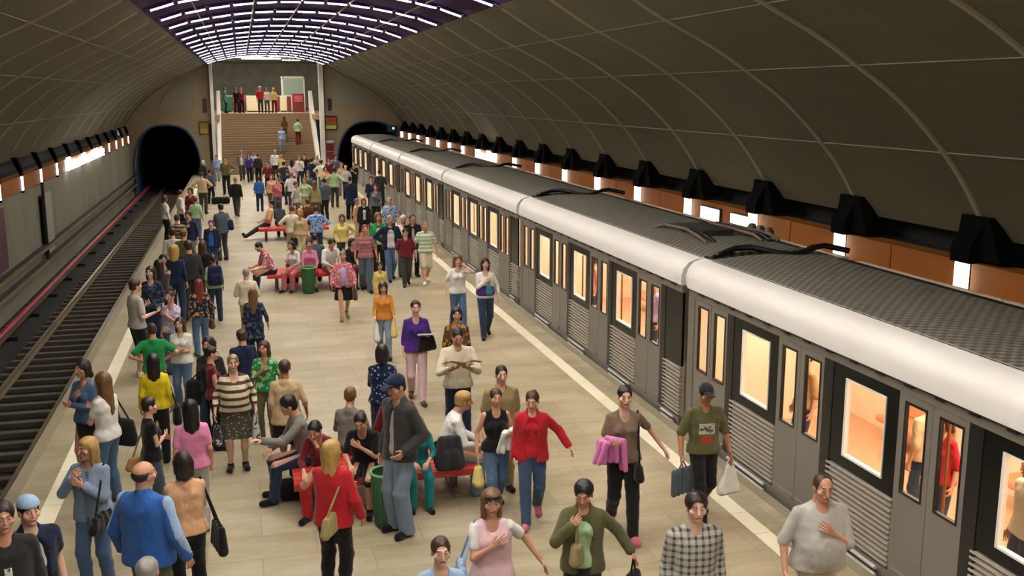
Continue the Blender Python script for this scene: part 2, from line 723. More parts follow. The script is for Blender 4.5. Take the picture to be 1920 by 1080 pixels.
for i, p in enumerate((PL, PR)):
    f = MB()
    pts = []
    c, h = (p[0] + p[1]) / 2, (p[1] - p[0]) / 2
    for k in range(33):
        a = -math.cos(math.pi * k / 32)
        x = c + h * a * 0.9999
        pts.append((x, arch(x, p)))
    pts = [(p[0], PIT)] + pts + [(p[1], PIT)]
    f.extrude_y(pts, YE + 0.05, 112)
    f.add([(x, 112, z) for x, z in pts], [tuple(range(len(pts)))])
    struct(f.build('wall_tunnel_%s' % ('left' if i == 0 else 'right'), M_TUNNEL))
    # dark lining ring standing proud of the wall
    g = MB()
    for k in range(len(pts) - 1):
        (xa, za), (xb, zb) = pts[k], pts[k + 1]
        sc = lambda x, z: (c + (x - c) * 1.035, z + (0.10 if z > 0.3 else 0))
        xc, zc = sc(xa, za)
        xd, zd = sc(xb, zb)
        g.add([(xa, YE - 0.06, za), (xb, YE - 0.06, zb), (xd, YE - 0.06, zd), (xc, YE - 0.06, zc), (xc, YE + 0.02, zc), (xd, YE + 0.02, zd), (xa, YE + 0.2, za), (xb, YE + 0.2, zb)],
              [(0, 1, 2, 3), (3, 2, 5, 4), (0, 6, 7, 1)])
    struct(g.build('trim_portal_%d' % (i + 1), M_TUNNEL))
# pale sloping panels above the mouths
for nm, poly in (('trim_panel_1', [(-4.95, 4.15), (-2.75, 4.05), (-2.75, 6.05), (-3.4, 6.0), (-4.4, 5.1)]), ('trim_panel_2', [(5.95, 4.35), (8.35, 4.4), (6.7, 6.2), (5.85, 6.35)])):
    f = MB()
    m = len(poly)
    f.add([(x, YE - 0.05, z) for x, z in poly] + [(x, YE + 0.02, z) for x, z in poly], [tuple(range(m)), tuple(range(m, 2 * m))] + [(i, (i + 1) % m, m + (i + 1) % m, m + i) for i in range(m)])
    struct(f.build(nm, M_ENDPANEL))

# --- stairs up to the mezzanine
MZ = 3.72
NS, TR = 24, 0.27
RS = MZ / NS
root = empty('staircase', (CX, YE, 0))
tag(root, 'wide brown stone staircase rising from the platform end to the mezzanine', 'stairs')
prof = []
for i in range(NS):
    prof += [(i * TR, i * RS), (i * TR, (i + 1) * RS)]
prof += [(NS * TR, MZ), (NS * TR, 0.0)]
f = MB()
n_ = len(prof)
for i in range(NS):
    f.box(-2.98, 2.98, i * TR, NS * TR, i * RS, (i + 1) * RS)
f.build('steps', M_STAIR, root)
f = MB()
for i in range(NS):
    f.box(-2.98, 2.98, i * TR - 0.02, i * TR + 0.05, (i + 1) * RS - 0.02, (i + 1) * RS + 0.008)
f.build('nosing', M_NOSE, root)
for sx, nm in ((-1, 'left'), (1, 'right')):
    f = MB()
    f.extrude_x([(0.05, 0), (NS * TR + 0.2, 0), (NS * TR + 0.2, MZ + 1.55), (NS * TR - 0.3, MZ + 1.55), (0.3, 0.95), (0.05, 0.95)], CX + sx * 2.98, CX + sx * 3.2)
    o = f.build('stair_balustrade', M_WHITE, loc=(0, YE, 0))
    tag(o, 'white solid balustrade on the %s side of the stairs' % nm, 'balustrade', 'stair balustrades')
    cw = .10 if sx < 0 else .15
    c = MB().rbox(-cw, cw, -0.15, 0.15, 0, vault_z(CX + 3.45) - 0.02, 0.02).build('column', M_WHITE, loc=(CX + sx * 3.36, YE - 0.16, 0))
    tag(c, 'slim cream column from platform to vault on the %s side of the stair opening' % nm, 'column')
# --- mezzanine
f = MB().box(-6.5, 9.8, YE + NS * TR, 96, MZ - 0.3, MZ)
f.box(-6.5, CX - 2.99, YE + 0.4, YE + NS * TR, MZ - 0.3, MZ)
f.box(CX + 2.99, 9.8, YE + 0.4, YE + NS * TR, MZ - 0.3, MZ)
struct(f.build('floor_mezzanine', plain('#a89678', 0.4)))
M_MEZW = plain('#c4c8c0', 0.5, var=0.4, scale=1.2, name='dark_mezzanine_wall')
f = MB().box(-6.5, 9.8, 96, 96.3, MZ, 8.4)
f.box(-6.8, -6.5, YE + 0.4, 96, MZ, 8.4)
f.box(9.8, 10.1, YE + 0.4, 96, MZ, 8.4)
struct(f.build('wall_mezzanine', M_MEZW))
f = MB().box(-6.8, 10.1, YE + 0.4, 96.3, 7.75, 8.0)
struct(f.build('ceiling_mezzanine', M_MEZW))
M_KIOSK = plain('#e8dcb8', 0.5)
M_KRED = plain('#7c2a34', 0.5)
M_KGREEN = plain('#1f6a4e', 0.5)
xk = -1.3
i = 0
for wdt, m, lab in ((0.7, M_KGREEN, 'dark green barrier panel at the left end of the mezzanine'), (1.0, M_KRED, 'dark red barrier panel beside the green one on the mezzanine'), (1.2, M_KIOSK, 'cream barrier panel left of the red-shirted person on the mezzanine'),
                    (0.9, M_KIOSK, 'cream barrier panel behind the red-shirted person on the mezzanine'), (0.35, M_KRED, 'narrow dark red post panel in the middle of the mezzanine row'), (0.55, M_KIOSK, 'short cream barrier panel right of the mezzanine centre'),
                    (0.3, M_KRED, 'narrow dark red panel between two cream ones on the mezzanine'), (0.6, M_KIOSK, 'last cream barrier panel before the big red cabinet upstairs')):
    r_ = empty('ticket_barrier', (xk + wdt / 2, 79.5, MZ))
    tag(r_, lab, 'barrier', 'ticket barriers on the mezzanine')
    MB().rbox(-wdt / 2 + 0.02, wdt / 2 - 0.02, -0.15, 0.15, 0.08, 1.15, 0.02).build('panel', m, r_)
    MB().box(-wdt / 2 + 0.06, wdt / 2 - 0.06, -0.12, 0.12, 0, 0.08).build('plinth', M_DARKMETAL, r_)
    MB().rbox(-wdt / 2, wdt / 2, -0.18, 0.18, 1.15, 1.2, 0.015).build('top_rail', M_WHITE, r_)
    xk += wdt
r_ = empty('ticket_machine', (4.1, 77.0, MZ))
tag(r_, 'big dark red cabinet standing at the right end of the mezzanine', 'ticket machine')
MB().rbox(-0.42, 0.42, -0.3, 0.3, 0, 1.35, 0.03).build('cabinet', M_KRED, r_)
MB().rbox(-0.3, 0.3, -0.32, -0.29, 0.75, 1.2, 0.005).build('front_panel', plain('#c05a62', 0.4), r_)
r_ = empty('glass_booth', (4.0, 82.0, MZ))
tag(r_, 'pale green glazed booth behind the red cabinet on the mezzanine', 'booth')
g = MB()
for x in (-0.8, 0.8):
    for y in (-0.8, 0.8):
        g.box(x - 0.05, x + 0.05, y - 0.05, y + 0.05, 0, 2.6)
g.box(-0.85, 0.85, -0.85, 0.85, 2.5, 2.65)
g.build('frame', M_WHITE, r_)
t = NT('green_glass')
t.base(lin('#a9c4b4'))
t.rough(0.15)
MB().box(-0.78, 0.78, -0.82, -0.79, 0.9, 2.5).build('glass', t.m, r_)
MB().box(-0.78, 0.78, -0.84, -0.78, 0, 0.9).build('base_panel', plain('#3f6b58', 0.5), r_)
# bright fittings over the mezzanine
M_MZL = emit('#fff3e4', 110.0, 'mezzanine_light')
for i, (x, y, z, lx, lab) in enumerate(((0.9, 68.6, 7.35, 2.6, 'bright fitting over the foot of the stairs, left'), (3.3, 68.6, 7.2, 1.2, 'short bright fitting over the foot of the stairs, right'),
                                       (0.4, 76, 7.7, 2.6, 'ceiling fitting over the mezzanine edge, left'), (3.2, 76, 7.7, 2.2, 'ceiling fitting over the mezzanine edge, right'), (1.7, 82, 7.7, 3.0, 'ceiling fitting over the ticket barriers'))):
    r_ = empty('ceiling_lamp', (x, y, z))
    tag(r_, lab, 'ceiling light')
    MB().rbox(-lx / 2, lx / 2, -0.14, 0.14, 0.0, 0.06, 0.01).build('housing', M_DARKMETAL, r_)
    MB().box(-lx / 2 + 0.05, lx / 2 - 0.05, -0.11, 0.11, -0.025, 0.0).build('diffuser', M_MZL, r_)

# --- things on the end wall
def board(name, x0, x1, z0, z1, y, cols, label, cat, thick=0.08):
    r_ = empty(name, ((x0 + x1) / 2, y, z0))
    tag(r_, label, cat)
    w2 = (x1 - x0) / 2
    MB().rbox(-w2, w2, -thick, 0, 0, z1 - z0, 0.01).build('case', plain(cols[0], 0.5), r_)
    k = len(cols) - 1
    for i, c in enumerate(cols[1:]):
        a = (z1 - z0) * (0.08 + 0.84 * i / k)
        b = (z1 - z0) * (0.08 + 0.84 * (i + 1) / k)
        MB().box(-w2 * 0.9, w2 * 0.9, -thick - 0.012, -thick + 0.01, a, b - 0.02).build('sign_band', plain(c, 0.5), r_)
    return r_


board('direction_sign', 5.2, 5.95, 2.75, 3.65, YE, ['#2a2a22', '#d9d06a', '#7a7a2a', '#c23a2a'], 'small red and yellow sign on the end wall right of the stairs', 'sign')
board('direction_sign', -2.55, -2.0, 2.55, 3.35, YE, ['#4a4420', '#a8983c', '#8c7a2c'], 'small yellow sign on the end wall left of the stairs', 'sign')
board('loudspeaker', 5.42, 5.62, 4.0, 4.75, YE, ['#191815', '#24221d'], 'slim dark loudspeaker above the red and yellow sign', 'loudspeaker')
board('loudspeaker', -2.25, -2.05, 3.9, 4.75, YE, ['#2a2414', '#3a3018'], 'slim dark loudspeaker above the small yellow sign', 'loudspeaker')
board('map_panel', -1.98, -1.74, 0.9, 3.2, YE, ['#1b1712', '#2c2620'], 'tall narrow dark panel on the end wall beside the left column', 'panel')
board('advertising_board', 5.22, 5.75, 0.15, 2.1, YE, ['#e4ddd0', '#d8d3cc', '#8a2a44', '#7a1f3a'], 'dark red and white poster at the foot of the right column', 'poster')
# signal in the right tunnel mouth
r_ = empty('signal_light', (9.5, YE - 0.12, 2.62))
tag(r_, 'small teal signal glowing at the top of the right tunnel mouth', 'signal')
MB().rbox(-0.3, 0.3, -0.12, 0.12, 0.0, 0.42, 0.03).build('housing', plain('#0c4a55', 0.5), r_)
MB().lathe([(0.05, 0), (0.06, 0.02), (0.0, 0.03)], (0, 0, 0)).build('lens', emit('#8ff0ff', 10.0), r_)
for c in COL.objects:
    if c.parent == r_ and c.name.startswith('lens'):
        c.rotation_euler = (R(90), 0, 0)
        c.location = (0.08, -0.11, 0.22)

# --- left track: rails, conductor rail, sleepers, ledges
def rail(x, z, name, label, m, w=0.07, h=0.15):
    f = MB()
    prof = [(-w, 0), (w, 0), (w, 0.02), (0.015, 0.035), (0.015, h - 0.04), (0.035, h - 0.03), (0.035, h), (-0.035, h), (-0.035, h - 0.03), (-0.015, h - 0.04), (-0.015, 0.035), (-w, 0.02)]
    f.extrude_y(prof, Y0, 105, closed=True, caps=True)
    o = f.build(name, m, loc=(x, 0, z))
    tag(o, label, 'rail')
    return o


rail(-5.12, -1.13, 'running_rail', 'outer steel running rail of the empty left track', M_RAIL)
rail(-3.80, -1.13, 'running_rail', 'inner steel running rail beside the left platform edge', M_RAIL)
for x in (7.15, 8.6):
    rail(x, PIT, 'running_rail', '%s running rail under the train' % ('near' if x < 8 else 'far'), M_RAIL)
r_ = empty('conductor_rail', (-6.05, 0, PIT))
tag(r_, 'dark red covered conductor rail along the left track wall', 'rail')
MB().extrude_y([(-0.08, 0.36), (-0.07, 0.41), (-0.035, 0.44), (0.035, 0.44), (0.07, 0.41), (0.08, 0.36)], Y0, 105, closed=True, caps=True).build('cover', M_REDRAIL, r_)
f = MB()
f.box(-0.16, 0.16, 0, 0.12, 0.0, 0.10)
f.box(-0.16, -0.07, 0, 0.12, 0.0, 0.40)
br_ = f.build('rail_bracket', M_DARKMETAL, r_)
y = 13.0
br_.location = (0, y, 0)
while y < 64:
    y += 3.0
    o = br_.copy()
    COL.objects.link(o)
    o.parent = r_
    o.location = (0, y, 0)
MB().box(-0.04, 0.04, Y0, 105, 0.20, 0.32).build('contact_bar', M_RAIL, r_)
sl = MB().rbox(-1.05, 1.05, -0.085, 0.085, 0, 0.115, 0.02).build('sleeper', M_SLEEPER)
y, k = 13.0, 0
while y < 66.5:
    o = sl if k == 0 else sl.copy()
    if k:
        COL.objects.link(o)
    o.location = (-4.46, y, PIT)
    tag(o, 'weathered grey-brown sleeper crossing under the empty left track', 'sleeper', 'sleepers of the left track')
    y += 0.62
    k += 1
M_LEDGE = plain('#6d6149', 0.8, var=0.25)
for z, nm, lab in ((0.05, 1, 'upper'), (-0.42, 2, 'lower')):
    r_ = empty('cable_ledge', (WALL_L, 0, z))
    tag(r_, '%s long brown cable ledge on the left track wall' % lab, 'cable ledge')
    MB().box(0, 0.28, Y0, YE, -0.06, 0.0).build('shelf', M_LEDGE, r_)
    for q in (0.08, 0.19):
        MB().tube([(q, Y0, 0.035), (q, YE, 0.035)], 0.03, 6).build('cable', M_BLACK, r_)
f = MB().rbox(-0.03, 0.03, -0.75, 0.75, 0, 2.0, 0.01)
r_ = empty('wall_panel', (WALL_L + 0.12, 37.3, -0.25))
tag(r_, 'tall pale grey panel with dark pole on the left track wall', 'panel')
f.build('board', plain('#8f8d88', 0.5), r_)
MB().tube([(0.05, -0.85, -0.3), (0.05, -0.85, 2.35)], 0.05, 8).build('pole', M_BLACK, r_)
r_ = empty('wall_poster', (WALL_L + 0.03, 30.2, 0.0))
tag(r_, 'dull magenta poster on the left track wall at the photo edge', 'poster')
MB().rbox(0, 0.05, -0.9, 0.9, 0.2, 1.9, 0.01).build('case', plain('#54323c', 0.5), r_)

# --- glowing station name letters: strokes only, too blurred to read
M_SIGN = emit('#fdfaf4', 9.0, 'sign_white')


def letters(y0, y1, x, zb, h, side, label, seq):
    r_ = empty('station_name_sign', (x, (y0 + y1) / 2, zb))
    tag(r_, label, 'sign')
    k = len(seq)
    pitch = (y1 - y0) / k
    for i, c in enumerate(seq):
        ya = -(y1 - y0) / 2 + i * pitch
        wd = pitch * 0.72
        f = MB()
        st = pitch * 0.2
        xa, xb = (0.02, 0.10)
        for (a, b, lo, hi) in c:
            f.rbox(xa, xb, ya + a * wd, ya + a * wd + max(st, (b - a) * wd), lo * h, hi * h, 0.008)
        if side < 0:
            f.v = [(-v[0], v[1], v[2]) for v in f.v]
        f.build('letter', M_SIGN, r_)
    return r_


_U = None
gl = {'U': [(0, .2, 0, 1), (.8, 1, 0, 1), (0, 1, 0, .18)], 'n': [(0, .2, 0, .62), (.8, 1, 0, .62), (0, 1, .45, .62)], 'i': [(.4, .6, 0, .62), (.4, .6, .78, .95)],
      'v': [(0, .2, .1, .62), (.8, 1, .1, .62), (.2, .8, 0, .18)], 'e': [(0, .2, 0, .62), (0, 1, 0, .14), (0, 1, .25, .37), (0, 1, .48, .62), (.8, 1, .3, .62)],
      'r': [(0, .2, 0, .62), (0, .8, .46, .62)], 's': [(0, 1, 0, .14), (0, 1, .25, .37), (0, 1, .48, .62), (.8, 1, .05, .3), (0, .2, .3, .55)],
      't': [(.3, .5, 0, .9), (0, .9, .5, .64)], 'a': [(0, 1, 0, .14), (.8, 1, 0, .62), (0, 1, .48, .62), (0, .2, 0, .3), (0, 1, .25, .37)], '_': [(0, 1, 0.15, .95)]}
_R = np.array([math.cos(YAW), -math.sin(YAW), 0.0])
_U = np.cross(_R, _F)
letters(42.2, 53.2, WALL_L + 0.05, 2.14, 0.50, 1, 'glowing white station name lettering on the left orange band', [gl[c] for c in 'Unnvetnaettae'])
letters(39.9, 43.6, WALL_R - 0.05, 2.27, 0.46, -1, 'small glowing lettering far along the right orange band', [gl[c] for c in 'taUennU'])
for y, ln, lab in ((20.3, 0.95, 'glowing white sign box on the right band, the far one of a close pair'), (18.85, 0.95, 'glowing white sign box on the right band, the near one of a close pair')):
    r_ = empty('lit_sign', (WALL_R - 0.05, y, 2.30))
    tag(r_, lab, 'sign')
    MB().rbox(-0.06, 0.0, -ln / 2, ln / 2, 0.0, 0.32, 0.01).build('frame', M_DARKMETAL, r_)
    MB().rbox(-0.08, -0.05, -ln / 2 + 0.04, ln / 2 - 0.04, 0.03, 0.29, 0.005).build('lit_face', M_SIGN, r_)
# ================================================================ THE TRAIN
TX = 7.83                       # centre line of the train
HWD = 1.47                      # half width
CL = 9.42                       # car length
M_TGREY = plain('#85817a', 0.42, 0.35, var=0.08, scale=2, name='train_grey')
M_DOOR = plain('#8b8780', 0.4, 0.35, var=0.08, scale=1.5, name='door_grey')
M_SLAT = plain('#ddd7ca', 0.3, 0.55, var=0.12, scale=3, name='slat_steel')
M_BAND = plain('#ebe8e2', 0.35, var=0.04, scale=1.5, name='white_cantrail')
M_TBLACK = plain('#101214', 0.35, name='rubber_black')
M_SILL = plain('#e8e6e0', 0.3, 0.4, name='sill_steel')
M_BELLOW = plain('#25282a', 0.7)
t = NT('tinted_pane')
t.base(lin('#0d1011'))
t.rough(0.25, spec=0.25)
M_TINT = t.m
t = NT('clear_pane')
tr = t.n('ShaderNodeBsdfTransparent')
tr.inputs[0].default_value = (0.93, 0.9, 0.85, 1)
gl_ = t.n('ShaderNodeBsdfGlossy')
gl_.inputs['Roughness'].default_value = 0.05
mx = t.n('ShaderNodeMixShader')
mx.inputs[0].default_value = 0.07
t.l(tr.outputs[0], mx.inputs[1])
t.l(gl_.outputs[0], mx.inputs[2])
t.l(mx.outputs[0], t.t.nodes['Material Output'].inputs[0])
M_CLEAR = t.m
t = NT('train_roof')
co = t.co()
sp = t.n('ShaderNodeSeparateXYZ')
t.l(co, sp.inputs[0])
pp_ = t.math('MULTIPLY', t.math('SINE', t.math('MULTIPLY', sp.outputs[0], 42.0)), t.math('SINE', t.math('MULTIPLY', sp.outputs[1], 42.0)))
dd = t.ramp(t.math('ADD', t.math('MULTIPLY', pp_, 0.5), 0.5), [(0.35, lin('#55524a')), (0.75, lin('#8d897d'))])
t.base(t.mix(t.math('MULTIPLY', t.noise(1.2, 4, co), 0.6), dd, lin('#66635a')))
t.rough(0.6, 0.1)
t.bump(pp_, 0.5, 0.02)
M_ROOF = t.m
M_INWALL = plain('#f3dcc0', 0.6, var=0.05, name='car_interior')
M_INFLOOR = plain('#c29a76', 0.6)
M_SEAT = plain('#c98a5e', 0.5)
M_STRIP = emit('#ffeedd', TRAIN_POWER, 'car_strip_light')

DOORS = [(0.22, 1.27), (2.66, 3.71), (5.10, 6.15), (7.54, 8.59)]
WINS = [(1.72, 2.46), (4.16, 4.90), (6.60, 7.34)]


def train_car():
    """local origin: car centre line, far end at y=0, near end at y=-CL, platform level z=0"""
    root = empty('train_car', (TX, 0, 0))
    X = -HWD
    # body: end posts, lower sill beam, header, dark strips, window band
    f = MB()
    f.box(X, X + 0.08, -CL, 0, -0.30, 0.10)
    f.box(X, X + 0.08, -CL, 0, 2.08, 2.20)
    f.box(X, X + 0.08, -0.20, 0, 0.10, 2.08)
    f.box(X + 0.1, HWD, -0.06, 0, -0.3, 2.46)
    f.box(X + 0.1, HWD, -CL, -CL + 0.06, -0.3, 2.46)
    f.box(HWD - 0.06, HWD, -CL, 0, -0.3, 1.0)
    f.box(HWD - 0.06, HWD, -CL, 0, 2.0, 2.2)
    f.build('body_shell', M_TGREY, root)
    f = MB().box(X + 0.3, HWD - 0.3, -CL + 0.2, -0.2, -0.98, -0.30)
    f.build('underframe', M_TBLACK, root)
    # black strips put in for the shade of the deep door-pocket gaps, full height
    for d0, d1 in DOORS:
        MB().box(X + 0.004, X + 0.09, -(d1 + 0.19), -(d1), 0.02, 2.10).build('door_pocket_shade', M_TBLACK, root)
    # louvred lower panels
    bays = [(1.41, 2.66), (3.85, 5.10), (6.29, 7.54), (8.73, CL)]
    for a, b in bays:
        f = MB()
        f.box(X + 0.05, X + 0.08, -b, -a, 0.10, 0.92)
        for k in range(13):
            z = 0.13 + k * 0.061
            f.extrude_y([(X + 0.05, z), (X - 0.004, z + 0.006), (X - 0.004, z + 0.028), (X + 0.05, z + 0.036)], -b + 0.01, -a - 0.01, closed=True, caps=True)
        f.build('louvred_panel', M_SLAT, root)
        for z in (0.0, 0.085):
            MB().tube([(X - 0.05, -b + 0.12, z), (X - 0.05, -a - 0.12, z)], 0.022, 6).build('step_bar', M_SILL, root)
    # window band: tinted glass with one clear pane each
    k = 0
    for a, b in bays:
        f = MB()
        if k < 3:
            w0, w1 = WINS[k]
            f.box(X + 0.01, X + 0.05, -w0, -a, 0.92, 2.08)
            f.box(X + 0.01, X + 0.05, -b, -w1, 0.92, 2.08)
            f.box(X + 0.01, X + 0.05, -w1, -w0, 0.92, 1.05)
            f.box(X + 0.01, X + 0.05, -w1, -w0, 1.95, 2.08)
            o = f.build('tinted_glazing', M_TINT, root)
            g = MB()
            for (p, q, r_, s_) in ((w0, w0 + 0.035, 1.05, 1.95), (w1 - 0.012, w1, 1.05, 1.95), (w0, w1, 1.05, 1.075), (w0, w1, 1.935, 1.95)):
                g.box(X - 0.004, X + 0.05, -q, -p, r_, s_)
            wf = g.build('window', M_WHITE, root)
            MB().box(X + 0.02, X + 0.026, -w1 + 0.012, -w0 - 0.035, 1.075, 1.935).build('pane', M_CLEAR, wf)
        else:
            f.box(X + 0.01, X + 0.05, -b, -a, 0.92, 2.08)
            f.build('tinted_glazing', M_TINT, root)
        k += 1
    # sliding doors, two leaves each
    for d0, d1 in DOORS:
        m = (d0 + d1) / 2
        for a, b, flip in ((d0, m - 0.008, 0), (m + 0.008, d1, 1)):
            a2, b2 = a + 0.10, b - 0.07
            f = MB()
            f.box(X + 0.012, X + 0.045, -b, -a, 0.06, 1.02)
            f.box(X + 0.012, X + 0.045, -b, -a, 2.0, 2.08)
            f.box(X + 0.012, X + 0.045, -a2, -a, 1.02, 2.0)
            f.box(X + 0.012, X + 0.045, -b, -b2, 1.02, 2.0)
            f.extrude_y([(X + 0.012, 0.06), (X + 0.002, 0.09), (X + 0.002, 0.16), (X + 0.012, 0.18)], -b + 0.03, -a - 0.03, closed=True)
            lf = f.build('door_leaf', M_DOOR, root)
            g = MB()
            for (p, q, r_, s_) in ((a2, b2, 1.02, 1.045), (a2, b2, 1.975, 2.0), (a2, a2 + 0.02, 1.02, 2.0), (b2 - 0.02, b2, 1.02, 2.0)):
                g.box(X + 0.004, X + 0.045, -q, -p, r_, s_)
            g.build('window_gasket', M_TBLACK, lf)
            MB().box(X + 0.025, X + 0.03, -b2 + 0.02, -a2 - 0.02, 1.045, 1.975).build('pane', M_CLEAR, lf)
    # white cantrail and gutter
    f = MB()
    f.extrude_y([(X + 0.03, 2.18), (X - 0.03, 2.20), (X - 0.03, 2.34), (X + 0.0, 2.45), (X + 0.08, 2.54), (X + 0.20, 2.59), (X + 0.34, 2.615), (X + 0.34, 2.56), (X + 0.08, 2.3)], -CL, 0, closed=True, caps=True)
    f.build('cantrail', M_BAND, root, smooth='auto')
    f = MB()
    pf = [(-CL + 0.1, 2.195)]
    for k in range(19):
        y = -CL + 0.25 + k * 0.48
        pf += [(y, 2.187), (y, 2.165), (y + 0.12, 2.165), (y + 0.12, 2.187)]
    pf += [(-0.1, 2.195)]
    f.extrude_x(pf, X - 0.035, X + 0.0)
    f.build('gutter_strip', M_TBLACK, root)
    # roof
    f = MB()
    pr = [(X + 0.30, 2.61), (-0.9, 2.64), (-0.45, 2.665), (0, 2.67), (0.45, 2.655), (0.9, 2.60), (1.25, 2.50), (1.42, 2.36), (HWD, 2.2), (HWD - 0.06, 2.2), (1.2, 2.44), (0, 2.56), (-1.1, 2.54)]
    f.extrude_y(pr, -CL + 0.04, -0.04, closed=True, caps=True, ny=1)
    f.build('roof', M_ROOF, root, smooth='auto')
    for q in (0.72,):
        MB().box(q - 0.03, q + 0.03, -CL + 0.5, -0.5, 2.60 if q > 0 else 2.62, 2.635 if q > 0 else 2.665).build('roof_seam', M_TBLACK, root)
    # inside
    MB().box(X + 0.1, HWD - 0.06, -CL + 0.06, -0.06, -0.02, 0.06).build('car_floor', M_INFLOOR, root)
    f = MB()
    f.box(HWD - 0.12, HWD - 0.07, -CL + 0.06, -0.06, 0.06, 1.0)
    f.box(HWD - 0.12, HWD - 0.07, -CL + 0.06, -0.06, 2.0, 2.5)
    f.box(X + 0.1, HWD - 0.07, -0.12, -0.07, 0.06, 2.5)
    f.box(X + 0.1, HWD - 0.07, -CL + 0.07, -CL + 0.12, 0.06, 2.5)
    for k in range(7):
        y = -0.1 - k * 1.31
        f.box(HWD - 0.12, HWD - 0.07, y - 0.62, y, 1.0, 2.0)
    f.box(X + 0.1, HWD - 0.07, -CL + 0.06, -0.06, 2.46, 2.5)
    f.build('interior_lining', M_INWALL, root)
    MB().box(-0.5, 0.1, -CL + 0.3, -0.3, 2.43, 2.455).build('strip_light', M_STRIP, root)
    f = MB()
    for d in (1.45, 3.9, 6.35):
        f.rbox(0.85, 1.32, -d - 1.1, -d, 0.4, 0.5, 0.03)
        f.rbox(1.22, 1.33, -d - 1.1, -d, 0.5, 0.98, 0.03)
    f.build('seat', M_SEAT, root)
    for d in (1.4, 2.6, 5.0, 7.4):
        MB().tube([(-0.75, -d, 0.06), (-0.75, -d, 2.45)], 0.018, 8).build('grab_pole', M_ORANGE, root)
    return root


car = train_car()
kids = tree_of(car)
CARY = [13.72, 23.37, 33.02, 42.67, 52.32, 61.97]
names = ['nearest train car, reaching out of the photo at the right', 'second train car from the camera, with two joints in view', 'third train car from the camera beside the crowd',
         'fourth train car from the camera', 'fifth train car from the camera, far down the platform', 'last train car standing at the tunnel mouth']
for k, y in enumerate(CARY):
    o = car if k == 0 else copy_tree(car, kids)
    o.location = (TX, y, 0)
    tag(o, names[k], 'train car', 'cars of the grey train')
# second half of the nearest car continues past the frame
o = copy_tree(car, kids)
o.location = (TX, 13.72 - 9.65, 0)
tag(o, 'train car at the very right edge, cut off by the photo', 'train car', 'cars of the grey train')
for k, y in enumerate(CARY[:5] + [13.72 - 9.65]):
    r_ = empty('gangway', (TX, y + 0.02, 0))
    tag(r_, 'dark bellows gangway between train cars, %s' % ['first joint, nearest the camera', 'second joint from the camera', 'third joint from the camera', 'fourth joint from the camera', 'last joint, far end', 'joint outside the right edge'][k], 'gangway', 'gangways between the cars')
    f = MB()
    for q in range(5):
        yy = 0.0 + q * 0.038
        dx = 0.0 if q % 2 == 0 else 0.05
        f.box(-1.38 + dx, 1.3 - dx, yy, yy + 0.038, -0.2, 2.40 - dx)
    f.build('bellows', M_BELLOW, r_)
    f = MB()
    f.extrude_y([(-1.42, 2.18), (-1.44, 2.34), (-1.4, 2.46), (-1.32, 2.55), (-1.15, 2.61), (-1.15, 2.55), (-1.34, 2.3)], 0.0, 0.19, closed=True, caps=True)
    f.build('white_cover', M_BAND, r_, smooth='auto')
    # sagging black hose across the roof at the joint
    h_ = empty('roof_hose', (TX, y + 0.12, 2.6))
    tag(h_, 'black hose lying across the train roof at the %s' % ['first joint', 'second joint', 'third joint', 'fourth joint', 'last joint', 'joint beyond the right edge'][k], 'hose', 'hoses on the train roof')
    pts = [(-1.0 + 0.2 * i, 0.16 * math.sin(i * 0.8) - 0.02 * i, 0.05 + 0.10 * math.sin(i * 0.55) ** 2) for i in range(12)]
    MB().tube(pts, 0.045, 8).build('hose', M_TBLACK, h_, smooth=True)
    MB().tube([(p[0] + 0.05, p[1] + 0.17, p[2] - 0.01) for p in pts[2:9]], 0.03, 8).build('thin_hose', M_TBLACK, h_, smooth=True)
# equipment on the roof of the second car
r_ = empty('roof_equipment', (TX + 0.1, 15.9, 2.63))
tag(r_, 'low cluster of dark pipes and boxes on the second car roof near the first joint', 'roof equipment')
MB().rbox(-0.45, 0.15, -0.2, 0.9, 0.0, 0.14, 0.03).build('housing', plain('#33322e', 0.6), r_)
for q, a in enumerate((-0.7, -0.55, 0.3, 0.45, 0.6)):
    MB().tube([(a, -0.9, 0.03), (a, -0.6, 0.10), (a * 0.8, 0.2, 0.12), (a * 0.9, 1.0, 0.10), (a, 1.25, 0.02)], 0.03, 8).build('pipe', M_TBLACK if q % 2 else M_PIPE, r_, smooth=True)
for q in range(3):
    MB().lathe([(0.09, 0), (0.09, 0.10), (0.05, 0.16), (0, 0.16)], (0.75, -0.3 + q * 0.3, 0), 14).build('insulator', plain('#5b4a40', 0.4), r_, smooth='auto')

# ---------------------------------------------------------------- benches and bins
M_BRED = plain('#c2362f', 0.45, var=0.15, name='bench_red')
M_BLEG = plain('#8e8a80', 0.5, 0.3)
M_BIN = plain('#3d6b47', 0.5, var=0.2, name='bin_green')


def bench(x, y, rz, L, label):
    """two rows of red seats back to back on grey trestles"""
    r_ = empty('bench', (x, y, 0), rz)
    tag(r_, label, 'bench', 'red platform benches')
    for s in (-1, 1):
        f = MB()
        for q in range(4):
            yy = s * (0.01 + q * 0.13)
            f.rbox(-L / 2, L / 2, min(yy, yy + s * 0.118), max(yy, yy + s * 0.118), 0.42, 0.455, 0.008)
        f.rbox(-L / 2, L / 2, s * 0.52 - 0.02, s * 0.52 + 0.02, 0.36, 0.45, 0.008)
        f.build('seat', M_BRED, r_)
    for k in range(3):
        xx = -L / 2 + 0.25 + (L - 0.5) * k / 2
        f = MB()
        f.rbox(xx - 0.04, xx + 0.04, -0.42, 0.42, 0.36, 0.42, 0.008)
        f.rbox(xx - 0.045, xx + 0.045, -0.06, 0.06, 0.02, 0.38, 0.01)
        f.rbox(xx - 0.05, xx + 0.05, -0.34, 0.34, 0.0, 0.04, 0.008)
        f.build('trestle', M_BLEG, r_)
    return r_


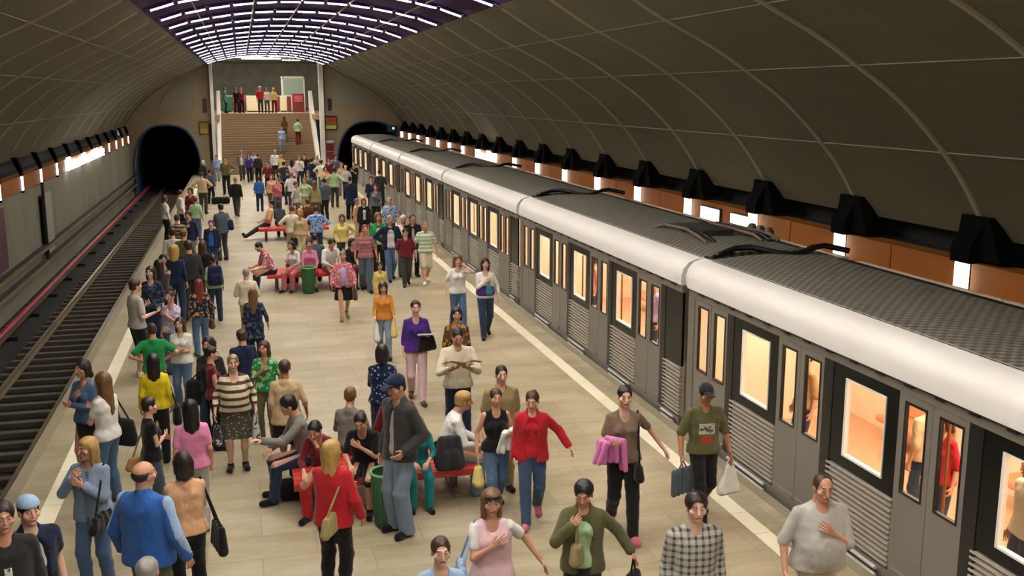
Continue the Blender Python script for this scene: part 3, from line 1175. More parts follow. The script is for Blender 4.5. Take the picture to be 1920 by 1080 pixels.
def litter_bin(x, y, label):
    r_ = empty('litter_bin', (x, y, 0))
    tag(r_, label, 'bin', 'green litter bins')
    MB().lathe([(0.13, 0.0), (0.145, 0.02), (0.17, 0.45), (0.19, 0.66), (0.18, 0.66), (0.16, 0.45), (0.14, 0.06), (0.0, 0.06)], seg=26).build('body', M_BIN, r_, smooth='auto')
    f = MB()
    for k in range(24):
        a = 2 * math.pi * k / 24
        f.tube([(0.148 * math.cos(a), 0.148 * math.sin(a), 0.03), (0.186 * math.cos(a), 0.186 * math.sin(a), 0.58)], 0.008, 5)
    f.build('ribbing', M_BIN, r_)
    g = MB()
    for k in range(24):
        a0, a1 = 2 * math.pi * k / 24, 2 * math.pi * (k + 1) / 24
        g.tube([(0.19 * math.cos(a0), 0.19 * math.sin(a0), 0.67), (0.19 * math.cos(a1), 0.19 * math.sin(a1), 0.67)], 0.018, 7, cap=False)
    g.build('rim', plain('#6fae84', 0.4), r_, smooth=True)
    return r_


B1 = (1.55, 12.3)
bench(B1[0], B1[1], 0, 2.3, 'red bench full of people behind the man in jeans and cap')
litter_bin(1.46, 11.35, 'green litter bin in front of the near red bench')
B2 = (1.6, 27.0)
bench(B2[0], B2[1], 0, 2.3, 'red bench in the middle distance behind the round green bin')
litter_bin(1.48, 26.15, 'green litter bin in front of the middle-distance red bench')
B3 = (1.6, 36.4)
bench(B3[0], B3[1], 0, 2.4, 'red bench far back in the crowd, hidden by sitting people')
# ================================================================ PEOPLE
# Figures are grown as one continuous surface each from a posed skeleton: tapered limbs
# blended together, turned into a mesh with a surface-net.
V3 = lambda *a: np.array(a, dtype=np.float64)


def snet(F, org, h):
    S = F < 0
    c = S[:-1, :-1, :-1].astype(np.int8)
    tot = np.zeros_like(c)
    for dx in (0, 1):
        for dy in (0, 1):
            for dz in (0, 1):
                tot += S[dx:dx + c.shape[0], dy:dy + c.shape[1], dz:dz + c.shape[2]]
    mix = (tot > 0) & (tot < 8)
    ci = np.argwhere(mix)
    if len(ci) == 0:
        return np.zeros((0, 3)), np.zeros((0, 4), int)
    idx = -np.ones(mix.shape, dtype=np.int64)
    idx[mix] = np.arange(len(ci))
    acc = np.zeros((len(ci), 3))
    cnt = np.zeros(len(ci))
    corners = [(a, b, d) for a in (0, 1) for b in (0, 1) for d in (0, 1)]
    vals = {q: F[ci[:, 0] + q[0], ci[:, 1] + q[1], ci[:, 2] + q[2]].astype(np.float64) for q in corners}
    for q in corners:
        for ax in range(3):
            if q[ax]:
                continue
            p = list(q)
            p[ax] = 1
            a, b = vals[q], vals[tuple(p)]
            m = (a < 0) != (b < 0)
            t = np.where(m, a / np.where(m, a - b, 1), 0)
            base = np.array(q, float)
            pos = np.repeat(base[None], len(ci), 0)
            pos[:, ax] += t
            acc += pos * m[:, None]
            cnt += m
    verts = org + h * (ci + acc / cnt[:, None])
    faces = []
    n = mix.shape
    for ax in range(3):
        o1, o2 = [k for k in range(3) if k != ax]
        sl0 = [slice(None)] * 3
        sl1 = [slice(None)] * 3
        sl0[ax] = slice(0, -1)
        sl1[ax] = slice(1, None)
        A, B = S[tuple(sl0)], S[tuple(sl1)]
        e = np.argwhere(A != B)
        e = e[(e[:, o1] > 0) & (e[:, o2] > 0) & (e[:, o1] < F.shape[o1] - 1) & (e[:, o2] < F.shape[o2] - 1)]
        if len(e) == 0:
            continue
        flip = A[e[:, 0], e[:, 1], e[:, 2]]
        q = []
        for (s1, s2) in ((1, 1), (0, 1), (0, 0), (1, 0)):
            ee = e.copy()
            ee[:, o1] -= s1
            ee[:, o2] -= s2
            q.append(idx[ee[:, 0], ee[:, 1], ee[:, 2]])
        Q = np.stack(q, 1)
        if ax == 1:
            flip = ~flip
        Q[~flip] = Q[~flip][:, ::-1]
        faces.append(Q)
    return verts, np.concatenate(faces, 0)


# a primitive: (kind, data, blend, op)   op: 'u' union, 's' subtract
def cap(a, b, ra, rb=None, k=0.02, sq=None, ax=None, op='u'):
    """tapered rounded limb from a to b; sq squashes it along direction ax"""
    return ('cap', V3(*a), V3(*b), ra, ra if rb is None else rb, k, sq, None if ax is None else V3(*ax), op)


def ell(c, r, k=0.02, M=None, op='u'):
    return ('ell', V3(*c), V3(*r), M, k, op)


def half(p, n):
    """keep the side of the plane the normal n points to"""
    return ('half', V3(*p), V3(*n))


def pr_eval(p, X, Y, Z):
    if p[0] == 'cap':
        _, a, b, ra, rb, k, sq, ax, op = p
        px, py, pz = X - a[0], Y - a[1], Z - a[2]
        d = b - a
        L2 = d @ d + 1e-9
        if sq is not None:
            u = px * ax[0] + py * ax[1] + pz * ax[2]
            s = (1 / sq - 1)
            px, py, pz = px + ax[0] * u * s, py + ax[1] * u * s, pz + ax[2] * u * s
            du = d @ ax
            d = d + ax * du * s
            L2 = d @ d + 1e-9
        t = np.clip((px * d[0] + py * d[1] + pz * d[2]) / L2, 0, 1)
        q = np.sqrt((px - d[0] * t) ** 2 + (py - d[1] * t) ** 2 + (pz - d[2] * t) ** 2)
        r = q - (ra + (rb - ra) * t)
        if sq is not None:
            r = r * (0.5 + 0.5 * sq)
        return r
    if p[0] == 'ell':
        _, c, r, M, k, op = p
        px, py, pz = X - c[0], Y - c[1], Z - c[2]
        if M is not None:
            px, py, pz = (M[0, 0] * px + M[0, 1] * py + M[0, 2] * pz, M[1, 0] * px + M[1, 1] * py + M[1, 2] * pz, M[2, 0] * px + M[2, 1] * py + M[2, 2] * pz)
        k0 = np.sqrt((px / r[0]) ** 2 + (py / r[1]) ** 2 + (pz / r[2]) ** 2)
        return (k0 - 1) * min(r)


def pr_box(p, m):
    if p[0] == 'cap':
        r = max(p[3], p[4]) + m
        return np.minimum(p[1], p[2]) - r, np.maximum(p[1], p[2]) + r
    r = (max(p[2]) if p[3] is not None else p[2]) + m
    return p[1] - r, p[1] + r


def grow(prims, h, infl=0.0, cuts=(), lo=None, hi=None, wr=0.0, seed=0.0):
    """field of the primitives on a grid; cuts are half-spaces kept"""
    us = [p for p in prims if p[-1] == 'u']
    if lo is None:
        bl = [pr_box(p, infl + 3 * h) for p in us]
        lo = np.min([b[0] for b in bl], 0)
        hi = np.max([b[1] for b in bl], 0)
    for c in cuts:                                   # tighten the grid to the cuts that lie along an axis
        if c[0] == 'half':
            for ax in range(3):
                if abs(c[2][ax]) > 0.999:
                    if c[2][ax] > 0:
                        lo = lo.copy()
                        lo[ax] = max(lo[ax], c[1][ax] - 3 * h)
                    else:
                        hi = hi.copy()
                        hi[ax] = min(hi[ax], c[1][ax] + 3 * h)
    n = np.maximum(((hi - lo) / h).astype(int) + 1, 2)
    gx = (lo[0] + h * np.arange(n[0])).astype(np.float32)
    gy = (lo[1] + h * np.arange(n[1])).astype(np.float32)
    gz = (lo[2] + h * np.arange(n[2])).astype(np.float32)
    F = np.full(n, 0.25, np.float32)
    for p in prims:
        k = p[5] if p[0] == 'cap' else p[4]
        m = infl + k + 3 * h
        a, b = pr_box(p, m)
        i0 = np.clip(((a - lo) / h).astype(int), 0, n)
        i1 = np.clip(((b - lo) / h).astype(int) + 2, 0, n)
        if np.any(i1 <= i0):
            continue
        s = tuple(slice(i0[q], i1[q]) for q in range(3))
        X = gx[s[0]][:, None, None]
        Y = gy[s[1]][None, :, None]
        Z = gz[s[2]][None, None, :]
        d = pr_eval(p, X, Y, Z).astype(np.float32)
        f = F[s]
        if p[-1] == 'u':
            d = d - infl
            if k > 1e-4:
                hh = np.clip(0.5 + 0.5 * (f - d) / k, 0, 1)
                F[s] = f * (1 - hh) + d * hh - k * hh * (1 - hh)
            else:
                F[s] = np.minimum(f, d)
        else:
            F[s] = np.maximum(f, -d)
    if wr > 0:
        X, Y, Z = gx[:, None, None], gy[None, :, None], gz[None, None, :]
        F += wr * (np.sin(27 * Z + 15 * X + 11 * Y + seed) * np.sin(17 * X - 13 * Z + 9 * Y + seed * 1.7) + 0.6 * np.sin(57 * Z - 21 * Y + 13 * X + seed * 2.3) * np.sin(19 * Y + 41 * X + seed))
    X, Y, Z = gx[:, None, None], gy[None, :, None], gz[None, None, :]
    for c in cuts:
        if c[0] == 'half':
            d = -((X - c[1][0]) * c[2][0] + (Y - c[1][1]) * c[2][1] + (Z - c[1][2]) * c[2][2])
            F = np.maximum(F, d)
        else:                                       # remove a solid
            F = np.maximum(F, -pr_eval(c, X, Y, Z))
    F[0], F[-1] = 0.1, 0.1
    F[:, 0], F[:, -1] = 0.1, 0.1
    F[:, :, 0], F[:, :, -1] = 0.1, 0.1
    return snet(F, lo, h)


def npmesh(name, V, Q, mats, parent=None, mi=None):
    me = bpy.data.meshes.new(name)
    me.vertices.add(len(V))
    me.vertices.foreach_set('co', V.astype(np.float32).ravel())
    me.loops.add(len(Q) * 4)
    me.loops.foreach_set('vertex_index', Q.astype(np.int32).ravel())
    me.polygons.add(len(Q))
    me.polygons.foreach_set('loop_start', np.arange(0, len(Q) * 4, 4, dtype=np.int32))
    for m in (mats if isinstance(mats, (list, tuple)) else [mats]):
        me.materials.append(m)
    if mi is not None:
        me.polygons.foreach_set('material_index', mi.astype(np.int32))
    me.update(calc_edges=True)
    me.polygons.foreach_set('use_smooth', np.ones(len(Q), dtype=bool))
    o = bpy.data.objects.new(name, me)
    COL.objects.link(o)
    if parent is not None:
        o.parent = parent
    return o


def rot(ax, a):
    c, s = math.cos(a), math.sin(a)
    if ax == 'x':
        return np.array([[1, 0, 0], [0, c, -s], [0, s, c]])
    if ax == 'y':
        return np.array([[c, 0, s], [0, 1, 0], [-s, 0, c]])
    return np.array([[c, -s, 0], [s, c, 0], [0, 0, 1]])


def ik(a, t, l1, l2, hint):
    d = t - a
    L = np.linalg.norm(d)
    Lc = min(L, (l1 + l2) * 0.999)
    d = d / (L + 1e-9)
    t = a + d * Lc
    c = (l1 * l1 + Lc * Lc - l2 * l2) / (2 * l1 * Lc)
    c = max(-1, min(1, c))
    h = np.array(hint, float)
    h = h - d * (h @ d)
    h /= np.linalg.norm(h) + 1e-9
    return a + d * (l1 * c) + h * (l1 * math.sqrt(1 - c * c)), t


# ------------------------------------------------------------ cloth and skin materials
CLR = dict(black='#141416', white='#e9e6e0', cream='#e0d6ba', beige='#cdb38c', tan='#b08a58', brown='#5a3c26', navy='#18233f', blue='#2f62ae', lblue='#9ab6d8', jeans='#4f6a8c', djeans='#26354f', ljeans='#8394ab',
           red='#b8202c', dred='#6d1c26', pink='#e08ab0', lpink='#ecc6cc', hpink='#d77ab8', rose='#c96a78', yellow='#dcc21c', lyellow='#e2cf7a', orange='#d9903c', green='#1d8a48', lgreen='#a9c99a', olive='#5b5a3a', khaki='#9a8b60',
           grey='#77736c', dgrey='#3a3937', lgrey='#b9b6ae', purple='#4a2780', lilac='#b7a6d4', teal='#1e7b7d', taupe='#7d6a5c', salmon='#e0a08a', brick='#a2442f', gold='#b98a3c', silver='#a8a8a6', camo='#4b4a42', charcoal='#2a2a2c', slate='#4d5a66', peach='#dcab80')
HAIRC = dict(black='#0e0b0a', dark='#1e1410', brown='#3b2416', lbrown='#6a4a2a', blond='#b08d4e', red='#6e2a18', grey='#8f8c86', white='#cfccc4', maroon='#4a1620', ash='#7d6a4c')
SKINC = dict(fair='#e2b79e', mid='#d2a083', tan='#ad7a58')


def cloth(col, pat=None, col2=None):
    key = ('cloth', col, pat, col2)
    if key in _mats:
        return _mats[key]
    t = NT('cloth_' + col + (('_' + pat) if pat else ''))
    co = t.co()
    a = lin(CLR[col])
    b = lin(CLR.get(col2 or 'black'))
    n = t.noise(9, 4, co)
    dark = tuple(v * 0.8 for v in a[:3]) + (1,)
    base = t.mix(n, dark, tuple(min(1, v * 1.12) for v in a[:3]) + (1,))
    sep = t.n('ShaderNodeSeparateXYZ')
    t.l(co, sep.inputs[0])
    if pat == 'stripe':                      # horizontal bands
        s = t.math('SINE', t.math('MULTIPLY', sep.outputs[2], 62.0))
        base = t.mix(t.math('GREATER_THAN', s, 0.25), base, b)
    elif pat == 'vstripe':
        s = t.math('SINE', t.math('MULTIPLY', sep.outputs[0], 110.0))
        base = t.mix(t.math('MULTIPLY', t.math('GREATER_THAN', s, 0.2), 0.5), base, b)
    elif pat == 'plaid':
        s = t.math('GREATER_THAN', t.math('SINE', t.math('MULTIPLY', sep.outputs[2], 105.0)), 0.35)
        u = t.math('GREATER_THAN', t.math('SINE', t.math('MULTIPLY', sep.outputs[0], 105.0)), 0.35)
        base = t.mix(t.math('MULTIPLY', t.math('ADD', s, u), 0.48), base, b)
    elif pat == 'floral':
        v = t.n('ShaderNodeTexVoronoi')
        v.inputs['Scale'].default_value = 22.0
        t.l(co, v.inputs['Vector'])
        base = t.mix(t.math('LESS_THAN', v.outputs['Distance'], 0.30), base, b)
    elif pat == 'blotch':
        base = t.mix(t.math('GREATER_THAN', t.noise(16, 2, co), 0.55), base, b)
    elif pat == 'faded':                     # worn denim: paler down the front of the thighs
        base = t.mix(t.math('MULTIPLY', t.noise(5, 3, co), 0.7), base, b)
    t.base(base)
    t.rough(0.85, spec=0.2)
    t.b.inputs['Sheen Weight'].default_value = 0.15
    t.bump(t.noise(7, 3, t.mapping(co, (1.6, 1.6, 0.8), (0.5, 0.3, 0)), 0.7), 0.38, 0.04)
    _mats[key] = t.m
    return t.m


def skin_mats(tone):
    key = ('skin', tone)
    if key in _mats:
        return _mats[key]
    t = NT('skin_' + tone)
    c = lin(SKINC[tone])
    t.base(t.mix(t.noise(12, 3, t.co()), c, tuple(v * k for v, k in zip(c[:3], (0.93, 0.82, 0.8))) + (1,)))
    t.rough(0.5)
    t.b.inputs['Subsurface Weight'].default_value = 0.0
    r = [t.m, plain('#cdc4b8', 0.4, name='eye_white'), plain('#1c120d', 0.25, name='iris'), plain('#a24f48' if tone != 'tan' else '#83413a', 0.4, name='lips'), plain('#4a3325', 0.8, name='brow')]
    _mats[key] = r
    return r


def hair_mat(c):
    key = ('hair', c)
    if key in _mats:
        return _mats[key]
    t = NT('hair_' + c)
    co = t.co()
    a = lin(HAIRC[c])
    n = t.noise(30, 3, t.mapping(co, (1, 1, 0.12)))
    t.base(t.mix(n, tuple(v * 0.55 for v in a[:3]) + (1,), tuple(min(1, v * 1.5 + 0.004) for v in a[:3]) + (1,)))
    t.rough(0.45)
    t.bump(n, 0.4, 0.01)
    _mats[key] = t.m
    return t.m


# arm targets: wrist relative to shoulder (x outwards, y forwards, z up) and elbow hint
ARMS = dict(down=((.07, .03, -.52), (.2, -1, 0)), loose=((.13, .08, -.49), (.5, -1, 0)), fwd=((.06, .24, -.45), (.2, -1, -.3)), back=((.09, -.24, -.44), (.2, -1, 0.2)), out=((.3, .1, -.4), (.3, -1, 0)),
            fold=((-.2, .20, -.24), (.6, -.3, -1)), carry=((.02, .24, -.24), (.4, -.6, -1)), read=((-.07, .30, -.16), (.8, -.2, -1)), phone=((-.02, .12, .14), (.8, .3, -1)), chin=((-.15, .19, .04), (.6, .3, -1)),
            pocket=((.03, .10, -.40), (.6, -1, 0)), behind=((-.12, -.15, -.42), (.7, -.6, 0)), chest=((-.16, .19, -.12), (.7, -.1, -1)), lap=((-.05, .30, -.34), (.6, -.4, -.6)), hip=((.02, .03, -.32), (1, -.4, 0)),
            swing=((.32, -.05, -.40), (.3, -1, 0)), wave=((.18, .06, .40), (.8, 0, 0)), strap=((-.04, .17, -.05), (.7, 0, -1)), lean=((.16, -.22, -.46), (.3, -1, .3)), reach=((.10, .46, -.10), (.3, 0, -1)))
tight = ('black_tank',)


def person(hx, hy, fy=None, h=None, sex='m', face=180, pose='stand', top=('white', 1), bot=('jeans', 'pants'), hair=('dark', 'short'), skin='mid', shoe='black', arms=('down', 'down'), g=1.0, look=0, nod=0, lean=0.0,
           jacket=None, label='', group=None, hat=None, at=None, z0=0.0, name='person', extra=None, seat=0.45, belt=False, roll=0, motif=None, slv=None):
    """hx,hy: top of the head in the photograph; fy: where its feet are; h: height in metres"""
    female = sex == 'f'
    if h is None:
        h = 1.66 if female else 1.77
        if fy is not None and pose != 'sit':
            best, bd = h, 1e9
            for hh in np.arange(1.52, 1.93, 0.01):
                x, y = ground(hx, hy, hh + z0)
                d = abs(pix(x, y, z0)[1] - fy)
                if d < bd:
                    best, bd = hh, d
            h = best
    s = h / 1.75
    # ------------------------------------------------ skeleton (metres at 1.75 m, facing +y)
    sw = (.155 if female else .176) * (0.6 + 0.4 * g)
    hw = .088 if female else .085
    sit = pose == 'sit'
    hipz = (seat / s + .10) if sit else {'stand': .925, 'walk': .905, 'stride': .885}.get(pose, .925)
    hip = V3(0, 0, hipz)
    rnd = random.Random(int(hx * 7 + hy * 13))
    Tm = rot('x', -R(lean))                         # trunk leaning forwards
    up = lambda x, y, z: hip + Tm @ V3(x, y, z)
    neck = up(0, -.015, .545)
    sh = [up(-sw, 0, .468), up(sw, 0, .468)]
    hc = up(0, .02, .715) + V3(0, .012 * nod / 10, -.0010 * abs(nod))
    chest = up(0, 0, .38)
    waist = up(0, 0, .16)
    Hm = rot('z', -R(look)) @ rot('x', -R(nod + lean * 0.3)) @ rot('y', R(roll))
    hd = lambda x, y, z: hc + Hm @ V3(x, y, z)
    # legs
    ft = []
    if pose == 'stand':
        a = rnd.uniform(-.04, .04)
        ft = [V3(-.105, a, .085), V3(.105, -a, .085)]
    elif pose in ('walk', 'stride'):
        q = .25 if pose == 'walk' else .34
        sd = rnd.choice((-1, 1))
        ft = [V3(-.07, q * sd, .09 if sd > 0 else .15), V3(.07, -q * sd, .15 if sd > 0 else .09)]
    elif sit:
        a = rnd.uniform(-.05, .06)
        ft = [V3(-.12, .43 + a, .085), V3(.12, .43 - a, .085)]
    if extra == 'stretch':
        ft = [V3(-.10, .86, .12), V3(.10, .80, .10)]
    legs = []
    for i, sx in enumerate((-1, 1)):
        hj = hip + V3(sx * hw, 0, -.01)
        hint = (sx * .12, 1, .6 if sit else 0.0)
        kn, an = ik(hj, ft[i], .43, .415, hint)
        legs.append((hj, kn, an))
    # arms
    L1, L2 = (.275, .235) if female else (.295, .25)
    arm = []
    for i, sx in enumerate((-1, 1)):
        spec = arms[i]
        tgt, hint = ARMS[spec]
        k = (L1 + L2) / .54
        tg = sh[i] + V3(sx * tgt[0], tgt[1], tgt[2]) * k
        if sit and spec in ('down', 'loose'):
            tg = sh[i] + V3(sx * .02, .30, -.36)
        el, wr = ik(sh[i], tg, L1, L2, (sx * hint[0], hint[1], hint[2]))
        arm.append((sh[i], el, wr))
    dist = None
    if at is None:
        zt = z0 + h if not sit else z0 + (hc[2] + .11) * s
        wx, wy = ground(hx, hy, zt)
        # the top of the head may stand off the feet
        a = -R(face)
        off = V3(hc[0], hc[1], 0) * s
        wx -= math.cos(a) * off[0] - math.sin(a) * off[1]
        wy -= math.sin(a) * off[0] + math.cos(a) * off[1]
    else:
        wx, wy = at
    dist = math.hypot(wx, wy)
    near = dist < 17
    mid = dist < 30
    hb = (.0105 if dist < 13 else .0125 if near else .016 if mid else .021) / s
    # ------------------------------------------------ body
    wl = .104 if female else .124
    K = .035
    AY = V3(0, 1, 0)
    torso = [cap(up(-.055, 0, .02), up(.055, 0, .02), .118 * g if female else .112 * g, k=.03, sq=.82, ax=Tm @ AY),
             cap(up(0, .005, .08), up(0, .0, .2), wl * g, (wl - .004) * g, K, .78, Tm @ AY),
             cap(up(-.045, -.0, .27), up(.045, -.0, .27), .112 * g, k=K, sq=.82, ax=Tm @ AY),
             cap(up(-.08, -.01, .39), up(.08, -.01, .39), (.098 if female else .108) * (0.4 + 0.6 * g), k=K, sq=.84, ax=Tm @ AY),
             cap(up(-sw + .05, -.01, .468), up(0, -.012, .49), .050, .056, k=.04), cap(up(sw - .05, -.01, .468), up(0, -.012, .49), .050, .056, k=.04),
             cap(up(0, -.02, .50), up(0, -.01, .56), .06, .05, .04)]
    if female:
        torso += [ell(up(-.062, .075, .345), (.058, .052, .055), .03), ell(up(.062, .075, .345), (.058, .052, .055), .03)]
    if g > 1.12:
        torso.append(ell(up(0, .06 * g, .17), (.145 * g, .105 * g, .20), .10))
    nk = [cap(up(0, -.02, .52), hd(0, -.02, -.07), .054 if female else .062, .052 if female else .06, .025)]
    ua = .040 if female else .046
    fa = .033 if female else .038
    armp = []
    for i in (0, 1):
        a, e, w_ = arm[i]
        armp.append([cap(a, e, ua * 1.05, ua * .80, .03), cap(e, w_, fa * 1.12, fa * .66, .012)])
    legp = []
    for (hj, kn, an) in legs:
        legp.append([cap(hj, kn, .088 if female else .085, .055, .035), cap(kn, kn + (an - kn) * .35 + V3(0, -.012, 0), .054, .056, .02), cap(kn + (an - kn) * .35 + V3(0, -.012, 0), an, .054, .036, .02)])
    fy_ = []
    shoes = []
    for i, (hj, kn, an) in enumerate(legs):
        sx = (-1, 1)[i]
        sh_d = V3(sx * .15, 1, 0)
        sh_d /= np.linalg.norm(sh_d)
        raised = an[2] > .11
        dn = V3(0, 0, -.35 if raised else 0)
        if extra == 'stretch':
            sh_d = V3(sx * .15, .35, .93)
        dd = sh_d + dn
        heel = an + V3(0, -.015, -.045) if extra != 'stretch' else an + V3(0, .04, -.02)
        toe = heel + dd * .16
        shoes.append([cap(heel, toe, .040, .036, .02), cap(an, heel + dd * .03, .042, .042, .02), cap(heel, toe, .034, .030, .01)])
        fy_.append([cap(an, heel, .035, .036, .02), cap(heel, toe, .034, .028, .02)])
    # head
    head = [ell(hd(0, -.012, .028), (.075, .094, .084), .02, Hm.T), ell(hd(0, .022, -.045), (.056, .066, .072), .03, Hm.T), ell(hd(0, .062, -.098), (.022, .022, .018), .02, Hm.T)]
    fine = []
    if mid:
        fine = [cap(hd(0, .088, .018), hd(0, .109, -.026), .007, .0125, .010), cap(hd(-.034, .078, .028), hd(.034, .078, .028), .011, k=.012),
                ell(hd(-.048, .058, -.025), (.022, .02, .022), .02, Hm.T), ell(hd(.048, .058, -.025), (.022, .02, .022), .02, Hm.T),
                cap(hd(-.016, .086, -.062), hd(.016, .086, -.062), .0085, k=.006),
                ell(hd(-.077, -.005, -.012), (.010, .024, .032), .006, Hm.T), ell(hd(.077, -.005, -.012), (.010, .024, .032), .006, Hm.T),
                cap(hd(-.033, .1, .008), hd(-.033, .1, .008), .014, k=.0, op='s'), cap(hd(.033, .1, .008), hd(.033, .1, .008), .014, k=.0, op='s'),
                ell(hd(-.032, .077, .006), (.014, .012, .010), .002, Hm.T), ell(hd(.032, .077, .006), (.014, .012, .010), .002, Hm.T)]
    body = torso + nk + armp[0] + armp[1] + legp[0] + legp[1] + fy_[0] + fy_[1]
    Vs, Qs, Ms = [], [], []

    def add(V, Q, m=None):
        o = sum(len(v) for v in Vs)
        Vs.append(V)
        Qs.append(Q + o)
        Ms.append(np.zeros(len(Q), int) if m is None else m)

    add(*grow(body + ([] if mid else head), hb))
    if mid:
        hh = .0037 if dist < 13 else .005 if near else .008
        lo, hi = hc - V3(.12, .15, .17), hc + V3(.12, .15, .14)
        V, Q = grow(nk + head + fine, hh / s, lo=lo, hi=hi, cuts=[half(hd(0, 0, -.16), Hm @ V3(0, 0, 1))])
        cen = V[Q].mean(1)
        loc = (cen - hc) @ Hm
        m = np.zeros(len(Q), int)
        for e in (-.032, .032):
            r_ = np.sqrt((loc[:, 0] - e) ** 2 + ((loc[:, 2] - .006) * 1.75) ** 2)
            fr = loc[:, 1] > .07
            m[(r_ < .0125) & fr] = 1
            m[(r_ < .0085) & (abs(loc[:, 0] - e) < .0065) & fr] = 2
            m[(abs(loc[:, 2] - .035 + abs(loc[:, 0] - e) * .12) < .0036) & (abs(loc[:, 0] - e) < .018) & (loc[:, 1] > .06)] = 4
        m[(abs(loc[:, 2] + .063) < .0085) & (abs(loc[:, 0]) < .023) & (loc[:, 1] > .075)] = 3
        add(V, Q, m)
    # hands with five fingers
    hands = []
    for i, sx in enumerate((-1, 1)):
        a, e, w_ = arm[i]
        d = (w_ - e) / (np.linalg.norm(w_ - e) + 1e-9)
        spec = arms[i]
        if spec in ('down', 'loose', 'fwd', 'back', 'out', 'swing', 'pocket', 'behind', 'lean'):
            pn = V3(-sx, .15, 0)                   # palm faces the thigh
        elif spec in ('carry', 'read'):
            pn = V3(-sx * .3, 0, 1)
        elif spec in ('lap', 'reach'):
            pn = V3(0, -.2, -1)
        else:
            pn = V3(-sx * .4, -1, 0)
        pn = pn - d * (pn @ d)
        pn /= np.linalg.norm(pn) + 1e-9
        sd = np.cross(d, pn)                        # towards the thumb or away from it
        if spec in ('down', 'loose', 'fwd', 'back', 'out', 'swing', 'behind', 'lean', 'pocket'):
            if sd[1] < 0:
                sd = -sd
        elif sd[2] < 0:
            sd = -sd
        curl = .35 if spec in ('loose', 'fwd', 'back', 'swing', 'out') else 0.95 if spec in ('carry', 'read', 'phone', 'strap', 'down') else .55
        hs = .92 if female else 1.0
        P = []
        wv = w_
        kn0 = wv + d * .088 * hs
        P += [cap(wv, wv + d * .035, .022, .020, .01, .8, pn)]
        for q in range(4):
            off = (q - 1.5) * .0195 * hs
            P.append(cap(wv + d * .018 + sd * off * -.45, kn0 - sd * off, .0125, .0105, .008))
            l = (.042, .047, .044, .034)[q] * hs
            c1 = curl * (.6 + .12 * q)
            fan = -sd * (q - 1.5) * .10
            d1 = d * math.cos(c1) + pn * math.sin(c1) + fan
            d2 = d * math.cos(c1 * 2.1) + pn * math.sin(c1 * 2.1) + fan * .3
            p0 = kn0 - sd * off
            p1 = p0 + d1 * l
            p2 = p1 + d2 * l * .85
            P += [cap(p0, p1, .0094, .0082, .002), cap(p1, p2, .0084, .0068, .002)]
        t0 = wv + d * .028 + sd * .022
        t1 = t0 + (d * .55 + sd * .75 + pn * .35) * .034 * hs
        t2 = t1 + (d * .85 + sd * .25 + pn * .45) * .034 * hs
        P += [cap(wv + d * .015, t0, .016, .014, .008), cap(t0, t1, .0125, .0105, .004), cap(t1, t2, .0103, .0082, .003)]
        hands.append(wv + d * .075 + pn * .02)
        if near or mid:
            c_ = wv + d * .08
            fore = cap(wv - d * .05, wv, fa * .8, fa * .66, .012)
            V, Q = grow(P + [fore], (.0042 if dist < 13 else .0055 if near else .0075) / s, cuts=[half(wv - d * .03, d)])
            add(V, Q)
        else:
            V, Q = grow(P, .009 / s)
            add(V, Q)
    V = np.concatenate(Vs) * s
    Q = np.concatenate(Qs)
    smats = skin_mats(skin)
    o = npmesh(name, V, Q, smats, None, np.concatenate(Ms))
    o.location = (wx, wy, z0)
    o.rotation_euler = (0, 0, -R(face))
    tag(o, label, 'person', group)
    seed = hx * 0.37
    wrk = .0026 if near else .0012

    def piece(nm, prims, infl, cuts=(), mat=None, h_=None, wr=None, lab=None):
        V, Q = grow(prims, h_ or hb, infl, cuts, wr=wrk if wr is None else wr, seed=seed)
        if len(Q) == 0:
            return None
        c = npmesh(nm, V * s, Q, mat, o)
        if lab:
            c['label'] = lab
        return c

    # ------------------------------------------------ clothes
    def sleeves(n):
        out = []
        for i in (0, 1):
            a, e, w_ = arm[i]
            ln = n
            if ln <= 0:
                continue
            if ln <= 1:
                b = a + (e - a) * ln
                out.append(cap(a, b, ua * 1.04, ua * 1.04, .022))
            else:
                out.append(cap(a, e, ua * 1.04, ua * .9, .022))
                out.append(cap(e, e + (w_ - e) * (ln - 1) * .97, fa * 1.12, fa * .92, .012))
        return out

    tcol = top[0]
    tm = cloth(tcol, *(top[2:4] if len(top) > 2 else ()))
    hem = top[4] if len(top) > 4 else (.0 if not sit else .0)
    neckcut = cap(up(0, .035, .60), up(0, .10 if female else .07, .50 if female else .53), .075 if female else .055, k=.0)
    down = Tm @ V3(0, 0, 1)
    hemp = lambda z: half(up(0, 0, z), down)
    shirt_p = torso + (sleeves(top[1]) if not slv else [])
    skirtish = bot[1] in ('skirt', 'dress', 'longskirt')
    low = hem if hem else (-.03 if not sit else -.02)
    extra_low = []
    if low < -.02 and not sit:
        extra_low = [cap(up(-.06, 0, low), up(.06, 0, low), .14 * g, k=.04, sq=.85, ax=AY), cap(up(-.055, 0, .02), up(.055, 0, .02), .122 * g, k=.03, sq=.85, ax=AY)]
    fit = .010 if female else .014
    loose = 0 if (tcol in tight or top[1] <= 0.1) else 1
    wd_ = (.108 if female else .116) * g
    drape = [cap(up(-.055, 0, .36), up(-.055, 0, low + .03), wd_ * .93, wd_, .04, .84, Tm @ AY), cap(up(.055, 0, .36), up(.055, 0, low + .03), wd_ * .93, wd_, .04, .84, Tm @ AY)] if loose and not sit else [cap(up(-.05, 0, .34), up(-.05, 0, .08), wd_ * .9, wd_ * .96, .04, .84, Tm @ AY), cap(up(.05, 0, .34), up(.05, 0, .08), wd_ * .9, wd_ * .96, .04, .84, Tm @ AY)] if loose else []
    shirt_p = shirt_p + drape
    if jacket:
        fit *= .6
